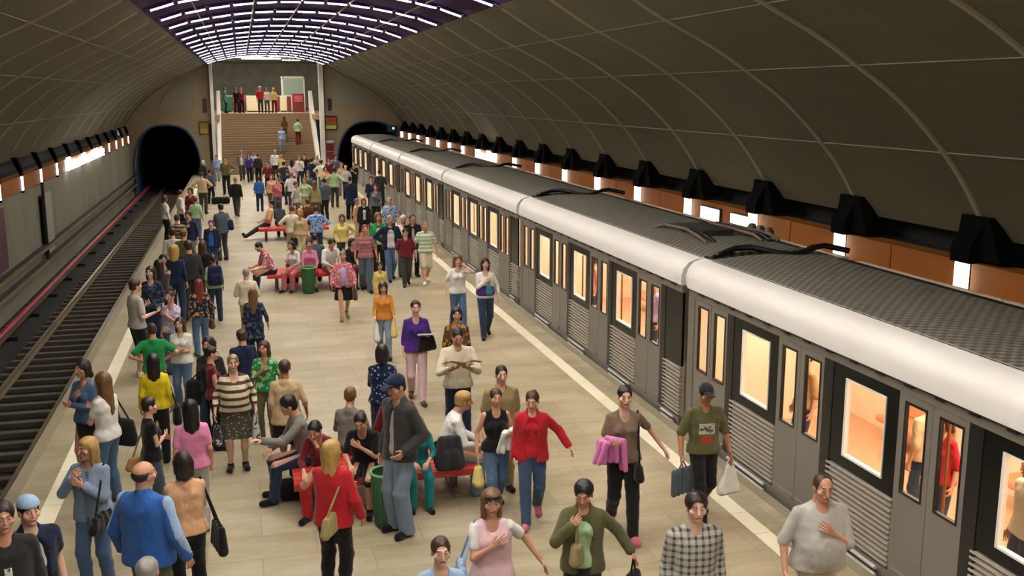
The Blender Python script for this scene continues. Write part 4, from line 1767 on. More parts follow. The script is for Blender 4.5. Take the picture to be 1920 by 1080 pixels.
    piece('shirt' if not female else 'blouse', shirt_p + extra_low if not jacket else torso + extra_low[1:], fit, [hemp(low), neckcut, half(up(0, 0, .56), -down)] if top[1] >= 0 else [hemp(low), cap(up(0, .02, .62), up(0, .06, .44), .11, k=0), half(up(0, 0, .5), -down)], tm)
    if jacket:
        jc, jl, jo = jacket[:3]                 # colour, sleeve length, opening half-width
        jm = cloth(jc, *(jacket[3:5] if len(jacket) > 3 else ()))
        jh = -.08 if not sit else -.02
        wj = (.118 if female else .126) * g
        jp = torso + sleeves(jl) + [cap(up(-.055, 0, .38), up(-.055, 0, -.02), wj * .92, wj, .04, .86, Tm @ AY), cap(up(.055, 0, .38), up(.055, 0, -.02), wj * .92, wj, .04, .86, Tm @ AY)] + ([cap(up(-.06, 0, jh), up(.06, 0, jh), .13 * g, k=.04, sq=.85, ax=AY)] if not sit else [])
        cuts = [hemp(jh), cap(up(0, .03, .61), up(0, .06, .55), .062, k=0)]
        if jo > 0:
            cuts.append(ell(up(0, .16, .2), (jo, .11, .42), 0, None))
        piece('jacket', jp, .021, cuts, jm)
        if len(jacket) > 5:                     # contrasting shoulder and sleeve panels
            for i, sx in enumerate((-1, 1)):
                a, e, w_ = arm[i]
                ou = V3(sx * .012, 0, .006)
                piece('sleeve_panel', [cap(a + V3(-sx * .07, 0, .035), a + ou, .035, ua, .02), cap(a + ou, e + ou, ua * .92, ua * .8, .02), cap(e + ou, w_ + ou, fa * 1.0, fa * .85, .012)], .019, [half(a + V3(sx * .028, 0, 0), V3(sx, 0, .35) / 1.06)], cloth(jacket[5]))
    if slv:
        for q in sleeves(top[1]):
            piece('sleeve', [q], fit + .004, [], cloth(slv))
    if motif:                                   # printed picture on the chest
        for mc, xw, za, zb in motif:
            piece('shirt_print', shirt_p, fit + .005, [half(up(0, .02, 0), Tm @ AY), half(V3(-xw, 0, 0), V3(1, 0, 0)), half(V3(xw, 0, 0), V3(-1, 0, 0)), half(up(0, 0, za), down), half(up(0, 0, zb), -down)], cloth(mc, 'blotch', 'olive'), h_=.007)
    # lower body
    bcol, kind = bot[0], bot[1]
    bm_ = cloth(bcol, *(bot[2:4] if len(bot) > 2 else ()))
    pel = torso[:2]
    wz = .085 if not sit else .08
    if kind in ('pants', 'wide', 'shorts', 'crop'):
        P = [pel[0], pel[1]]
        for (hj, kn, an) in legs:
            if kind == 'wide':
                P += [cap(hj, kn, .096, .076, .035), cap(kn, an + V3(0, 0, -.03), .075, .080, .02)]
            elif kind == 'shorts':
                P += [cap(hj, hj + (kn - hj) * .95, .094, .086, .035)]
            elif kind == 'crop':
                P += [cap(hj, kn, .09, .068, .035), cap(kn, kn + (an - kn) * .6, .066, .06, .02)]
            else:
                P += [cap(hj, kn, .090, .067, .035), cap(kn, kn + (an - kn) * .4 + V3(0, -.010, 0), .066, .063, .02), cap(kn + (an - kn) * .4 + V3(0, -.010, 0), an + V3(0, 0, -.015), .062, .055, .02)]
        cuts = [half(up(0, 0, wz), -down)]
        if not sit:
            cuts.append(half(V3(0, 0, .035), V3(0, 0, 1)))
        piece('trousers' if kind != 'shorts' else 'shorts', P, .009, cuts, bm_)
        if belt:
            piece('belt', pel, .014, [half(up(0, 0, .085), -down), half(up(0, 0, .05), down)], cloth('black'), wr=0)
    else:
        zk = {'skirt': .50, 'dress': .50, 'longskirt': .22}[kind]
        if sit:
            P = [pel[0], pel[1]]
            for (hj, kn, an) in legs:
                P += [cap(hj, kn, .105, .08, .07)]
            piece('skirt', P, .01, [half(up(0, 0, wz), -down)], bm_)
        else:
            P = [pel[0], pel[1], cap(hip + V3(-.05, 0, 0), V3(-.07, 0, zk), .12 * g, .145 * g, .05, .8, AY), cap(hip + V3(.05, 0, 0), V3(.07, 0, zk), .12 * g, .145 * g, .05, .8, AY)]
            piece('skirt', P, .008, [half(up(0, 0, wz), -down), half(V3(0, 0, zk), V3(0, 0, 1))], bm_)
    if g > 1.12 or belt:
        pass
    # shoes
    for i in (0, 1):
        cuts = [half(legs[i][2] + V3(0, 0, .03), V3(0, 0, -1))] if extra != 'stretch' else []
        if not extra == 'stretch':
            cuts.append(half(V3(0, 0, .003), V3(0, 0, 1)))
        piece('shoe', shoes[i], .006, cuts, cloth(shoe), h_=(.009 if near else .014) / s, wr=0)
    # hair
    hcol, hst = hair
    hm = hair_mat(hcol)
    hh = (.007 if near else .010 if mid else .014) / s
    face_cut = ell(hd(0, .108, -.018), (.074, .086, .100), 0, Hm.T)
    capm = ell(hd(0, -.016, .034), (.084, .102, .090), .02, Hm.T)
    hp, hcuts = [], [face_cut, half(hd(0, 0, -.05), Hm @ V3(0, -.55, 1))]
    dwn = V3(0, 0, -1)
    if hst == 'short':
        hp = [capm, ell(hd(0, -.05, -.02), (.072, .058, .06), .02, Hm.T)]
    elif hst == 'cut':                                      # fuller cropped hair
        hp = [ell(hd(0, -.014, .042), (.094, .110, .092), .02, Hm.T), ell(hd(0, -.05, -.02), (.08, .068, .07), .02, Hm.T)]
    elif hst == 'bald':
        hp = [ell(hd(0, -.03, .0), (.083, .085, .062), .02, Hm.T)]
        hcuts = [face_cut, half(hd(0, 0, .066), Hm @ V3(0, -.35, -1)), half(hd(0, 0, -.06), Hm @ V3(0, -.4, 1))]
    elif hst == 'receding':
        hp = [ell(hd(0, -.02, .030), (.083, .098, .088), .02, Hm.T), ell(hd(0, -.05, -.02), (.072, .058, .06), .02, Hm.T)]
        hcuts = [ell(hd(0, .10, .01), (.070, .115, .115), 0, Hm.T), half(hd(0, 0, -.05), Hm @ V3(0, -.55, 1))]
    elif hst in ('bob', 'long', 'xlong', 'curly'):
        b = {'bob': .10, 'long': .24, 'xlong': .38, 'curly': .18}[hst]
        vol = 1.12 if hst == 'curly' else 1.0
        hp = [ell(hd(0, -.018, .036), (.090 * vol, .106 * vol, .092 * vol), .02, Hm.T),
              cap(hd(-.05, -.045, 0), hd(-.05, -.05, -.02) + dwn * b * .9 + Tm @ V3(-.005, -.035, 0), .052 * vol, .036, .03), cap(hd(.05, -.045, 0), hd(.05, -.05, -.02) + dwn * b * .9 + Tm @ V3(.005, -.035, 0), .052 * vol, .036, .03),
              cap(hd(0, -.06, 0), hd(0, -.06, -.02) + dwn * b + Tm @ V3(0, -.04, 0), .06 * vol, .042, .03),
              cap(hd(-.074, .0, .02), hd(-.072, .0, -.02) + dwn * min(b, .16) * .8, .026 * vol, .02, .02), cap(hd(.074, .0, .02), hd(.072, .0, -.02) + dwn * min(b, .16) * .8, .026 * vol, .02, .02)]
        hcuts = [ell(hd(0, .118, -.045), (.061, .088, .125), 0, Hm.T)]
    elif hst == 'pony':
        hp = [capm, cap(hd(0, -.10, .03), hd(0, -.125, .0) + dwn * .17, .034, .022, .02), ell(hd(0, -.10, .03), (.03, .03, .03), .01)]
    elif hst == 'bun':
        hp = [capm, ell(hd(0, -.105, .05), (.042, .04, .042), .012)]
    elif hst == 'scarf':
        hp = [ell(hd(0, -.015, .032), (.092, .108, .096), .02, Hm.T), cap(hd(0, -.03, -.06), hd(0, -.02, -.15), .075, .085, .04)]
        hcuts = [ell(hd(0, .11, -.02), (.056, .08, .075), 0, Hm.T)]
    if hst == 'scarf':
        piece('headscarf', hp, 0, hcuts, cloth('rose'), h_=hh, wr=0)
    elif hst != 'none':
        piece('hair', hp, 0, hcuts, hm, h_=hh, wr=.0034 if near else .002 if mid else 0)
    if hat:
        hk = hat[1]
        P = [ell(hd(0, -.012, .045), (.092, .108, .092), .02, Hm.T)]
        if hk == 'cap':
            P2 = [cap(hd(-.03, .09, .055), hd(.03, .16, .04), .035, .03, .02, .35, Hm @ V3(0, 0, 1)), cap(hd(.03, .09, .055), hd(-.03, .16, .04), .035, .03, .02, .35, Hm @ V3(0, 0, 1))]
            piece('cap_peak', P2, 0, [], cloth(hat[0]), h_=hh, wr=0)
        piece('cap', P, 0, [half(hd(0, 0, .045), Hm @ V3(0, 0, 1))], cloth(hat[0]), h_=hh, wr=0)
    Rz = rot('z', -R(face))
    W = lambda p: V3(wx, wy, z0) + Rz @ (np.array(p) * s)
    info = dict(o=o, hands=[W(p) for p in hands], sh=[W(p + V3(0, 0, .06)) for p in sh], hip=W(hip), back=W(up(0, -.13, .33)), chest=W(up(0, .14, .3)), W=W, face=face, s=s, up=up, hd=hd, h=hb, near=near, dist=dist, el=[W(arm[0][1]), W(arm[1][1])], head=W(hc))
    return info


# ------------------------------------------------------------ what people carry
def solid(name, prims, cuts, mat, label, cat, h=.01, origin=None, parts=(), group=None):
    V, Q = grow(prims, h, 0, cuts)
    if origin is None:
        origin = np.array([V[:, 0].mean(), V[:, 1].mean(), V[:, 2].min()])
    o = npmesh(name, V - origin, Q, mat)
    o.location = origin
    tag(o, label, cat, group)
    for nm, pr, m in parts:
        V, Q = grow(pr, h * .7, 0, [])
        if len(Q):
            npmesh(nm, V - origin, Q, m, o)
    return o


def dirs(face):
    a = R(face)
    return V3(math.sin(a), math.cos(a), 0), V3(math.cos(a), -math.sin(a), 0)     # forwards, rightwards


def shoulder_bag(p, side, col, label, w=.32, h=.24, z=-.52, fwd=.0, cat='bag', pat=None, col2=None, out=.13, d=.05):
    """bag hanging from a shoulder by a strap"""
    f, r = dirs(p['face'])
    s = -1 if side == 0 else 1
    a = p['sh'][side]
    c = a + r * s * out + f * fwd + V3(0, 0, z)
    hl = w / 2 - d
    vox = .010 if p['near'] else .016
    t_ = c + V3(0, 0, h / 2 - d)
    b_ = c - V3(0, 0, h / 2 - d)
    P = [cap(c + q * hl * f - V3(0, 0, h / 2 - d * 1.1), c + q * hl * .8 * f + V3(0, 0, h / 2 - d * 1.1), d * 1.05, d * .75, .05) for q in (-1, -.33, .33, 1)]
    top = a + V3(0, 0, .01)
    st = [cap(top, c + f * hl * .7 + V3(0, 0, h / 2 - .03), .012, k=0), cap(top, c - f * hl * .7 + V3(0, 0, h / 2 - .03), .012, k=0)]
    return solid('shoulder_bag', P, [], cloth(col, pat, col2), label, cat, vox, parts=[('strap', st, cloth(col))])


def hand_bag(p, side, col, label, w=.30, h=.26, kind='bag', d=.05, pat=None, col2=None, drop=.12, turn=0):
    """bag hanging from a hand by its handles"""
    f, r = dirs(p['face'] + turn)
    a = p['hands'][side]
    c = a + V3(0, 0, -drop - h / 2)
    hl = w / 2 - d
    vox = .010 if p['near'] else .016
    if kind == 'plastic':
        P = [cap(c + q * hl * f - V3(0, 0, h / 2 - d), c + q * hl * .45 * f + V3(0, 0, h / 2 - d), d * 1.25, d * .6, .06) for q in (-1, 0, 1)]
        nm = 'plastic_bag'
    elif kind == 'case':
        P = [cap(c + q * hl * f + V3(0, 0, -h / 2 + d), c + q * hl * f + V3(0, 0, h / 2 - d), d, k=.01) for q in (-1, -.5, 0, .5, 1)]
        nm = 'carrier_bag'
    else:
        P = [cap(c + q * hl * f - V3(0, 0, h / 2 - d), c + q * hl * .75 * f + V3(0, 0, h / 2 - d), d * 1.1, d * .8, .05) for q in (-1, -.33, .33, 1)]
        nm = 'handbag'
    e = c + V3(0, 0, h / 2 - .02)
    st = [cap(a, e + f * hl * .5, .010, k=0), cap(a, e - f * hl * .5, .010, k=0)]
    return solid(nm, P, [], cloth(col, pat, col2), label, 'bag', vox, parts=[('handle', st, cloth(col))])


def backpack(p, col, label, w=.15, h=.20):
    f, r = dirs(p['face'])
    c = p['back'] - f * .05
    P = [cap(c + r * w * q - V3(0, 0, h * .8), c + r * w * q * .85 + V3(0, 0, h * .75), .075, .065, .05) for q in (-.7, -.23, .23, .7)]
    P += [cap(c - f * .06 + r * w * q - V3(0, 0, h * .6), c - f * .06 + r * w * q - V3(0, 0, h * .1), .055, k=.03) for q in (-.45, 0, .45)]
    st = [cap(c + r * q * .1 + V3(0, 0, h), p['sh'][k] * .7 + p['sh'][1 - k] * .3 + V3(0, 0, .02), .018, k=0) for k, q in ((0, -1), (1, 1))]
    return solid('backpack', P, [], cloth(col), label, 'backpack', .011 if p['near'] else .018, parts=[('strap', st, cloth(col))])


def draped(p, side, col, label, pat=None, col2=None, w=.2, h=.42, nm='folded_jacket', cat='jacket'):
    """garment hanging over a forearm"""
    f, r = dirs(p['face'])
    e, hnd = p['el'][side], p['hands'][side]
    m = (e * .35 + hnd * .65)
    ax = (hnd - e)
    ax /= np.linalg.norm(ax) + 1e-9
    P = []
    sd = np.cross(ax, V3(0, 0, 1))
    sd /= np.linalg.norm(sd) + 1e-9
    i = 0
    for q in (-.9, -.3, .3, .9):
        for u in (-1, 0, 1):
            i += 1
            b = m + ax * q * w * .45 + sd * u * w * .42 + V3(0, 0, .035 - .03 * abs(u))
            ln = h * (.72 + .28 * math.sin(i * 2.1 + h * 9)) * (1 if u else .55)
            P.append(cap(b, b + V3(0, 0, -ln) + sd * (.05 * u + .03 * math.sin(i * 3.3)) + ax * .04 * math.sin(i * 5.1), .040, .030, .022))
    return solid(nm, P, [], cloth(col, pat, col2), label, cat, .010 if p['near'] else .016)
# ================================================================ THE CROWD
# ---- foreground, right and centre
p = person(1545, 885, h=1.78, face=186, pose='walk', top=('lgrey', .95), bot=('cream', 'pants'), hair=('brown', 'receding'), arms=('chest', 'loose'), g=1.32, belt=True, skin='mid', look=2, nod=8, label='heavy balding man in pale grey polo shirt, hand at chest, bottom right')
p = person(1307, 922, h=1.78, face=188, pose='walk', top=('lgrey', 2, 'plaid', 'dgrey'), bot=('djeans', 'pants'), hair=('dark', 'cut'), arms=('down', 'down'), skin='fair', look=6, label='young man in grey and white checked shirt at the bottom edge')
p = person(1325, 718, 975, sex='m', face=186, pose='walk', top=('olive', .9), motif=[('lgrey', .10, .22, .36), ('brick', .075, .10, .21)], bot=('black', 'pants'), hair=('black', 'short'), arms=('loose', 'loose'), hat=('charcoal', 'cap'), belt=True, skin='tan', nod=8, label='man in dark cap and printed olive t-shirt carrying two bags')
# print on the shirt front
_f, _r = dirs(p['face'])
hand_bag(p, 1, 'slate', 'flat slate-blue carrier bag in the hand of the man in printed t-shirt', w=.36, h=.34, kind='case', d=.035, drop=.08, turn=60)
hand_bag(p, 0, 'white', 'white plastic bag hanging beside the man in printed t-shirt', w=.30, h=.38, kind='plastic', drop=.06, turn=70)
p = person(1172, 722, 1000, sex='f', face=188, pose='walk', top=('taupe', .7), bot=('black', 'pants'), hair=('dark', 'pony'), arms=('swing', 'carry'), shoe='rose', skin='fair', label='woman in taupe t-shirt carrying a bright pink jacket')
draped(p, 1, 'hpink', 'bright pink jacket over the arm of the woman in taupe t-shirt', w=.24, h=.46)
shoulder_bag(p, 0, 'black', 'black handbag at the hip of the woman in taupe t-shirt', z=-.66, out=-.02, fwd=.16, w=.30, h=.22)
p = person(1095, 897, h=1.68, sex='f', face=196, pose='walk', top=('lgreen', .8), jacket=('olive', 2, .10), bot=('charcoal', 'pants'), hair=('black', 'cut'), arms=('swing', 'strap'), skin='mid', look=12, nod=18, label='short-haired woman in open olive jacket looking down')
hand_bag(p, 1, 'khaki', 'small tan bag hanging from the hand of the woman in olive jacket', w=.16, h=.2, d=.04, drop=.22, turn=30)
hand_bag(p, 0, 'black', 'black bag carried low by the woman in olive jacket', w=.3, h=.24, turn=30)
p = person(922, 915, h=1.68, sex='f', face=186, pose='walk', top=('lpink', .6), slv='white', bot=('black', 'pants'), hair=('lbrown', 'long'), arms=('swing', 'chest'), g=1.05, skin='mid', label='smiling woman in pale pink top with white sleeves and sunglasses on hair')
shoulder_bag(p, 1, 'lblue', 'sky-blue shoulder bag of the woman in pale pink top', z=-.47, out=.12, fwd=.05, w=.38, h=.28)
_W, _hd = p['W'], p['hd']
V_, Q_ = grow([cap(_hd(-.055, .085, .066), _hd(-.018, .10, .066), .021, k=.0, sq=.6, ax=(0, 1, 0)), cap(_hd(.055, .085, .066), _hd(.018, .10, .066), .021, k=.0, sq=.6, ax=(0, 1, 0)), cap(_hd(-.02, .10, .07), _hd(.02, .10, .07), .006, k=0),
               cap(_hd(-.07, .08, .065), _hd(-.09, -.01, .03), .005, k=0), cap(_hd(.07, .08, .065), _hd(.09, -.01, .03), .005, k=0)], .004)
o = npmesh('sunglasses', V_ * p['s'], Q_, plain('#2a1f22', 0.15), None)
o.location, o.rotation_euler = p['o'].location.copy(), p['o'].rotation_euler.copy()
tag(o, 'sunglasses pushed up on the hair of the woman in pale pink top', 'sunglasses')
p = person(826, 1010, h=1.62, sex='f', face=184, top=('lblue', .5), bot=('jeans', 'pants'), hair=('brown', 'pony'), skin='fair', look=-4, label='girl in light blue top at the very bottom of the photo')
p = person(998, 730, 978, sex='f', face=196, pose='walk', top=('red', 1), jacket=('red', 2, .10), bot=('djeans', 'pants', 'faded', 'jeans'), hair=('brown', 'bun'), arms=('swing', 'down'), shoe='rose', skin='fair', look=10, nod=12, label='woman in open red cardigan, jeans and red shoes')
p = person(930, 728, 955, sex='f', face=184, pose='walk', top=('black', 0), bot=('jeans', 'pants'), hair=('brown', 'bun'), arms=('carry', 'loose'), skin='mid', label='woman in black tank top holding folded white cloth')
draped(p, 0, 'white', 'white garment hanging over the arm of the tank-top woman', w=.18, h=.40, nm='folded_shirt', cat='clothing')
hand_bag(p, 1, 'lyellow', 'pale yellow plastic bag held by the tank-top woman', w=.2, h=.26, kind='plastic')
p = person(940, 687, None, h=1.66, face=182, pose='stand', top=('khaki', .8), bot=('khaki', 'pants'), hair=('dark', 'short'), skin='fair', label='boyish person in khaki shirt just behind the tank-top woman')
p = person(858, 608, 835, face=184, pose='stride', top=('cream', 1.6), bot=('navy', 'pants'), hair=('dark', 'short'), arms=('read', 'read'), belt=True, nod=22, skin='mid', label='man in cream shirt reading a newspaper as he walks')
_f, _r = dirs(p['face'])
_c = (p['hands'][0] + p['hands'][1]) / 2 + V3(0, 0, .03) + _f * .06
o = MB()
for s_ in (-1, 1):
    a_ = [(0, -.12, 0), (s_ * .15, -.12, .035), (s_ * .27, -.12, .01), (s_ * .27, .15, .10), (s_ * .15, .15, .125), (0, .15, .09)]
    o.add(a_, [(0, 1, 4, 5), (1, 2, 3, 4)])
    o.add([(x, y, z + .004) for x, y, z in a_], [(0, 1, 4, 5), (1, 2, 3, 4)])
o = o.build('newspaper', plain('#d5d2c8', 0.8, var=0.35, scale=40, name='newsprint'))
o.location = Vector(_c) - Vector((0, 0, .02))
o.rotation_euler = (0, 0, -R(p['face']))
tag(o, 'open newspaper in the hands of the man in cream shirt', 'newspaper')
p = person(856, 577, None, h=1.66, sex='f', face=184, top=('brown', 1.5, 'blotch', 'gold'), bot=('dgrey', 'pants'), hair=('black', 'bob'), skin='mid', label='black-haired woman in brown patterned top behind the newspaper reader')
p = person(779, 562, 752, sex='f', face=184, pose='walk', top=('purple', 1.5), bot=('lpink', 'pants'), hair=('dark', 'bun'), arms=('carry', 'down'), skin='fair', shoe='brown', label='woman in purple top and pale pink trousers near the newspaper reader')
hand_bag(p, 0, 'black', 'black bag hanging from the arm of the woman in purple', w=.36, h=.26, drop=-.02, turn=60)
_f, _r = dirs(p['face'])
_c = p['hands'][0] + V3(0, 0, .05) + _f * .05
o = MB().rbox(-.15, .15, -.1, .1, -.012, .012, .004).build('papers', plain('#eeeae0', 0.7))
o.location = Vector(_c)
o.rotation_euler = (0.25, 0, -R(p['face']))
tag(o, 'sheaf of white papers held by the woman in purple', 'papers')
p = person(718, 527, 655, sex='f', face=182, pose='walk', top=('orange', 1.6), bot=('ljeans', 'pants'), hair=('brown', 'curly'), arms=('fwd', 'fwd'), skin='fair', nod=12, label='woman in orange top and pale jeans with plastic bags')
hand_bag(p, 1, 'white', 'white plastic bag on the photo-left side of the woman in orange', w=.3, h=.36, kind='plastic', drop=.02)
hand_bag(p, 0, 'lyellow', 'pale yellow bag on the photo-right side of the woman in orange', w=.22, h=.3, kind='plastic', drop=.02)
p = person(712, 492, None, h=1.25, sex='f', face=178, top=('lyellow', 1.5), bot=('lyellow', 'dress'), hair=('black', 'bob'), label='small child in yellow walking behind the woman in orange')
p = person(642, 470, 598, sex='f', face=182, pose='walk', top=('lilac', 1), jacket=('rose', 2, .07, 'blotch', 'lpink'), bot=('black', 'skirt'), hair=('ash', 'short'), arms=('loose', 'loose'), g=1.15, shoe='khaki', label='elderly fair-haired woman in rose jacket and black skirt')
hand_bag(p, 0, 'brown', 'brown bag in the hand of the elderly woman in rose jacket', w=.32, h=.28, drop=.02)
p = person(858, 477, 622, sex='f', face=176, pose='walk', top=('white', .7), bot=('jeans', 'pants'), hair=('lbrown', 'curly'), arms=('phone', 'loose'), skin='fair', label='woman in white t-shirt and blue jeans left of the long-haired one')
p = person(910, 483, 632, sex='f', face=186, pose='walk', top=('white', 1.7), bot=('djeans', 'pants'), hair=('dark', 'long'), arms=('loose', 'chest'), skin='fair', label='long-haired woman in white and purple top near the train')
piece_p = p
o = solid('waist_wrap', [cap(p['W'](p['up'](-.07, 0, .08)), p['W'](p['up'](.07, 0, .08)), .135, k=.02), cap(p['W'](p['up'](-.06, 0, .17)), p['W'](p['up'](.06, 0, .17)), .125, k=.03)], [], cloth('purple'), 'purple cardigan tied round the waist of the long-haired woman', 'cardigan', .014)
hand_bag(p, 1, 'teal', 'small teal bag held by the long-haired woman', w=.2, h=.2)
p = person(797, 413, 532, face=182, pose='walk', top=('lgreen', .8, 'stripe', 'white'), bot=('cream', 'shorts'), hair=('ash', 'short'), arms=('loose', 'loose'), shoe='white', label='man in green and white striped t-shirt and cream shorts')
p = person(760, 428, 536, face=184, pose='walk', top=('dred', .9), bot=('dgrey', 'pants'), hair=('black', 'cut'), arms=('loose', 'loose'), label='man in maroon t-shirt and grey trousers')
p = person(756, 403, None, h=1.74, face=180, top=('white', .8), bot=('jeans', 'pants'), hair=('white', 'short'), label='white-haired man in white shirt behind the maroon t-shirt')
p = person(731, 402, 526, face=178, pose='walk', top=('white', 1), jacket=('navy', 2, .13), bot=('jeans', 'pants'), hair=('grey', 'short'), arms=('loose', 'hip'), label='grey-haired man in open navy jacket over white shirt')
p = person(773, 402, None, h=1.76, face=176, top=('lgrey', .8), jacket=('black', 2, .05), bot=('black', 'pants'), hair=('dark', 'short'), label='person in black jacket beside the train behind the maroon t-shirt')
p = person(709, 398, 518, sex='f', face=180, pose='walk', top=('lyellow', 1), jacket=('green', 2, .09), bot=('black', 'pants'), hair=('lbrown', 'curly'), arms=('loose', 'down'), label='woman in dark green jacket over pale yellow top')
p = person(684, 420, 546, sex='f', face=180, pose='walk', top=('rose', 1.3, 'stripe', 'grey'), bot=('slate', 'wide'), hair=('red', 'short'), arms=('loose', 'loose'), belt=True, label='red-haired woman in faded striped top and loose grey trousers')
p = person(730, 370, None, h=1.72, sex='m', face=184, top=('lblue', 1, 'blotch', 'slate'), bot=('djeans', 'pants'), hair=('grey', 'short'), label='grey-haired person in blue checked shirt near the train')
p = person(682, 372, None, h=1.62, sex='f', face=182, top=('white', 1), jacket=('black', 2, .06), bot=('black', 'skirt'), hair=('red', 'bob'), label='woman in black dress with white front and dark red hair')
p = person(669, 372, None, h=1.55, sex='f', face=120, top=('peach', 1), bot=('beige', 'pants'), hair=('ash', 'short'), label='fair-haired person in peach just left of the black and white dress')
p = person(641, 402, None, h=1.64, sex='f', face=186, top=('lyellow', 1.5), bot=('dgrey', 'pants'), hair=('brown', 'bob'), arms=('hip', 'loose'), g=1.1, label='woman in pale yellow blouse beside the middle bench')
hand_bag(p, 0, 'white', 'white plastic bag at the side of the woman in yellow blouse', w=.28, h=.34, kind='plastic')

# ---- round the near bench
p = person(742, 703, 1008, h=1.92, face=238, pose='stand', top=('lgrey', 1), jacket=('dgrey', 2, .05), bot=('ljeans', 'wide', 'faded', 'slate'), hair=('dark', 'short'), hat=('navy', 'cap'), arms=('pocket', 'down'), look=0, nod=14, skin='mid', label='tall man in dark grey jacket, cap and worn jeans by the bench')
p = person(718, 652, None, h=1.66, sex='f', face=8, at=(1.72, 13.55), top=('navy', 1.7, 'floral', 'lblue'), bot=('djeans', 'pants'), hair=('dark', 'bob'), arms=('chest', 'down'), label='woman seen from behind in navy floral blouse at the bench')
p = person(612, 737, sex='m', pose='sit', face=262, at=(0.62, 12.5), top=('grey', 2), bot=('djeans', 'pants'), hair=('black', 'cut'), arms=('reach', 'lap'), lean=16, nod=10, label='dark-haired man in grey jacket sitting at the left bench end')
p = person(668, 722, sex='f', pose='sit', face=20, at=(1.16, 12.66), top=('grey', 1.8), bot=('dred', 'pants'), hair=('lbrown', 'short'), arms=('lap', 'lap'), lean=8, label='person with light brown hair and grey top on the far bench side')
p = person(700, 762, sex='f', pose='sit', face=200, at=(1.30, 12.02), top=('black', .8), bot=('black', 'skirt'), hair=('dark', 'bun'), arms=('chest', 'lap'), lean=18, nod=20, label='dark-haired woman in black sitting behind the green bin')
p = person(640, 800, sex='f', pose='sit', face=205, at=(0.80, 11.98), top=('dred', 1.6), bot=('red', 'pants'), hair=('black', 'short'), arms=('chin', 'lap'), lean=24, nod=20, label='woman in dark red leaning forward on the near bench')
p = person(690, 740, sex='m', pose='sit', face=350, at=(1.80, 12.66), top=('dred', 1), bot=('djeans', 'pants'), hair=('red', 'cut'), arms=('lap', 'lap'), lean=4, label='reddish-haired person sitting back to back behind the cap man')
p = person(798, 757, sex='m', pose='sit', face=98, at=(2.30, 12.15), top=('white', 1.8), bot=('ljeans', 'wide'), hair=('blond', 'cut'), arms=('lap', 'lap'), lean=20, shoe='white', label='blond youth in white shirt and pale jeans on the bench end')
_c = V3(2.30, 11.74, .70)
solid('backpack', [cap(_c + V3(q * .11, 0, -.16), _c + V3(q * .09, .03, .14), .085, .06, .05) for q in (-1, 0, 1)] + [cap(_c + V3(q * .07, -.06, -.14), _c + V3(q * .06, -.05, -.02), .06, .05, .03) for q in (-1, 1)], [], cloth('charcoal'),
      'black backpack set on the bench beside the blond youth', 'backpack', parts=[('strap', [cap(_c + V3(0, .02, .18), _c + V3(-.16, .1, .1), .018, k=0), cap(_c + V3(-.16, .1, .1), _c + V3(-.18, .06, -.14), .018, k=0)], cloth('black'))])
p = person(788, 800, sex='f', pose='sit', face=182, at=(1.93, 12.0), h=1.45, top=('teal', 1.5), bot=('teal', 'pants'), hair=('grey', 'short'), arms=('lap', 'lap'), lean=20, label='child in teal sitting between cap man and blond youth')
o = MB().rbox(-.2, .2, -.16, .16, 0, .22, .06).build('bag', cloth('black'), smooth=True)
o.location = (0.45, 12.5, .0)
tag(o, 'dark bag on the floor at the left end of the near bench', 'bag')
p = person(622, 826, h=1.68, sex='f', face=28, pose='stand', top=('red', 2), bot=('black', 'pants'), jacket=('red', 2, 0), hair=('blond', 'xlong'), arms=('fold', 'loose'), look=20, label='blonde woman in red jacket seen from behind, bottom centre')
shoulder_bag(p, 1, 'khaki', 'olive flowered shoulder bag of the blonde in red', z=-.50, out=-.10, fwd=-.19, w=.36, h=.24, pat='floral', col2='gold')
draped(p, 0, 'dred', 'dark red coat hanging from the arm of the blonde in red', w=.14, h=.62, nm='coat', cat='coat')

# ---- left foreground queue
p = person(2, 945, h=1.80, face=165, top=('charcoal', 2), motif=[('white', .03, .24, .32)], bot=('black', 'pants'), hair=('dark', 'cut'), look=-8, skin='mid', label='dark-haired young man in black jacket at the bottom left corner')
p = person(52, 934, h=1.74, face=150, top=('white', .5), jacket=('navy', .5, .10, 'blotch', 'black'), bot=('navy', 'pants'), hair=('black', 'short'), hat=('lblue', 'beanie'), arms=('down', 'down'), skin='fair', label='man in pale blue cap and dark sports shirt, bottom left')
p = person(269, 866, h=1.82, face=30, top=('white', 2), jacket=('blue', 2, 0, None, None, 'lblue'), bot=('olive', 'pants'), hair=('dark', 'bald'), arms=('loose', 'loose'), g=1.22, look=22, label='balding man in big blue jacket seen from behind')
_f, _r = dirs(p['face'])
p = person(275, 1046, h=1.66, sex='f', face=10, top=('lgrey', 1.5), bot=('grey', 'skirt'), hair=('grey', 'short'), label='top of a grey-haired head at the bottom edge under the blue jacket')
p = person(341, 848, h=1.66, sex='f', face=345, top=('peach', 2), bot=('black', 'pants'), hair=('dark', 'bob'), arms=('chest', 'chest'), g=1.05, label='dark-haired woman in peach sweater seen from behind')
shoulder_bag(p, 1, 'black', 'large black shoulder bag of the woman in peach sweater', z=-.64, out=.15, w=.40, h=.32)
p = person(162, 822, h=1.66, sex='f', face=200, top=('ljeans', 2), bot=('jeans', 'pants'), jacket=('ljeans', 2, .03), hair=('blond', 'long'), arms=('chest', 'strap'), look=25, label='blonde woman in denim jacket and jeans on the white line')
shoulder_bag(p, 0, 'black', 'black and white handbag of the blonde in denim jacket', z=-.52, out=.02, fwd=.16, w=.44, h=.20, pat='blotch', col2='dgrey')
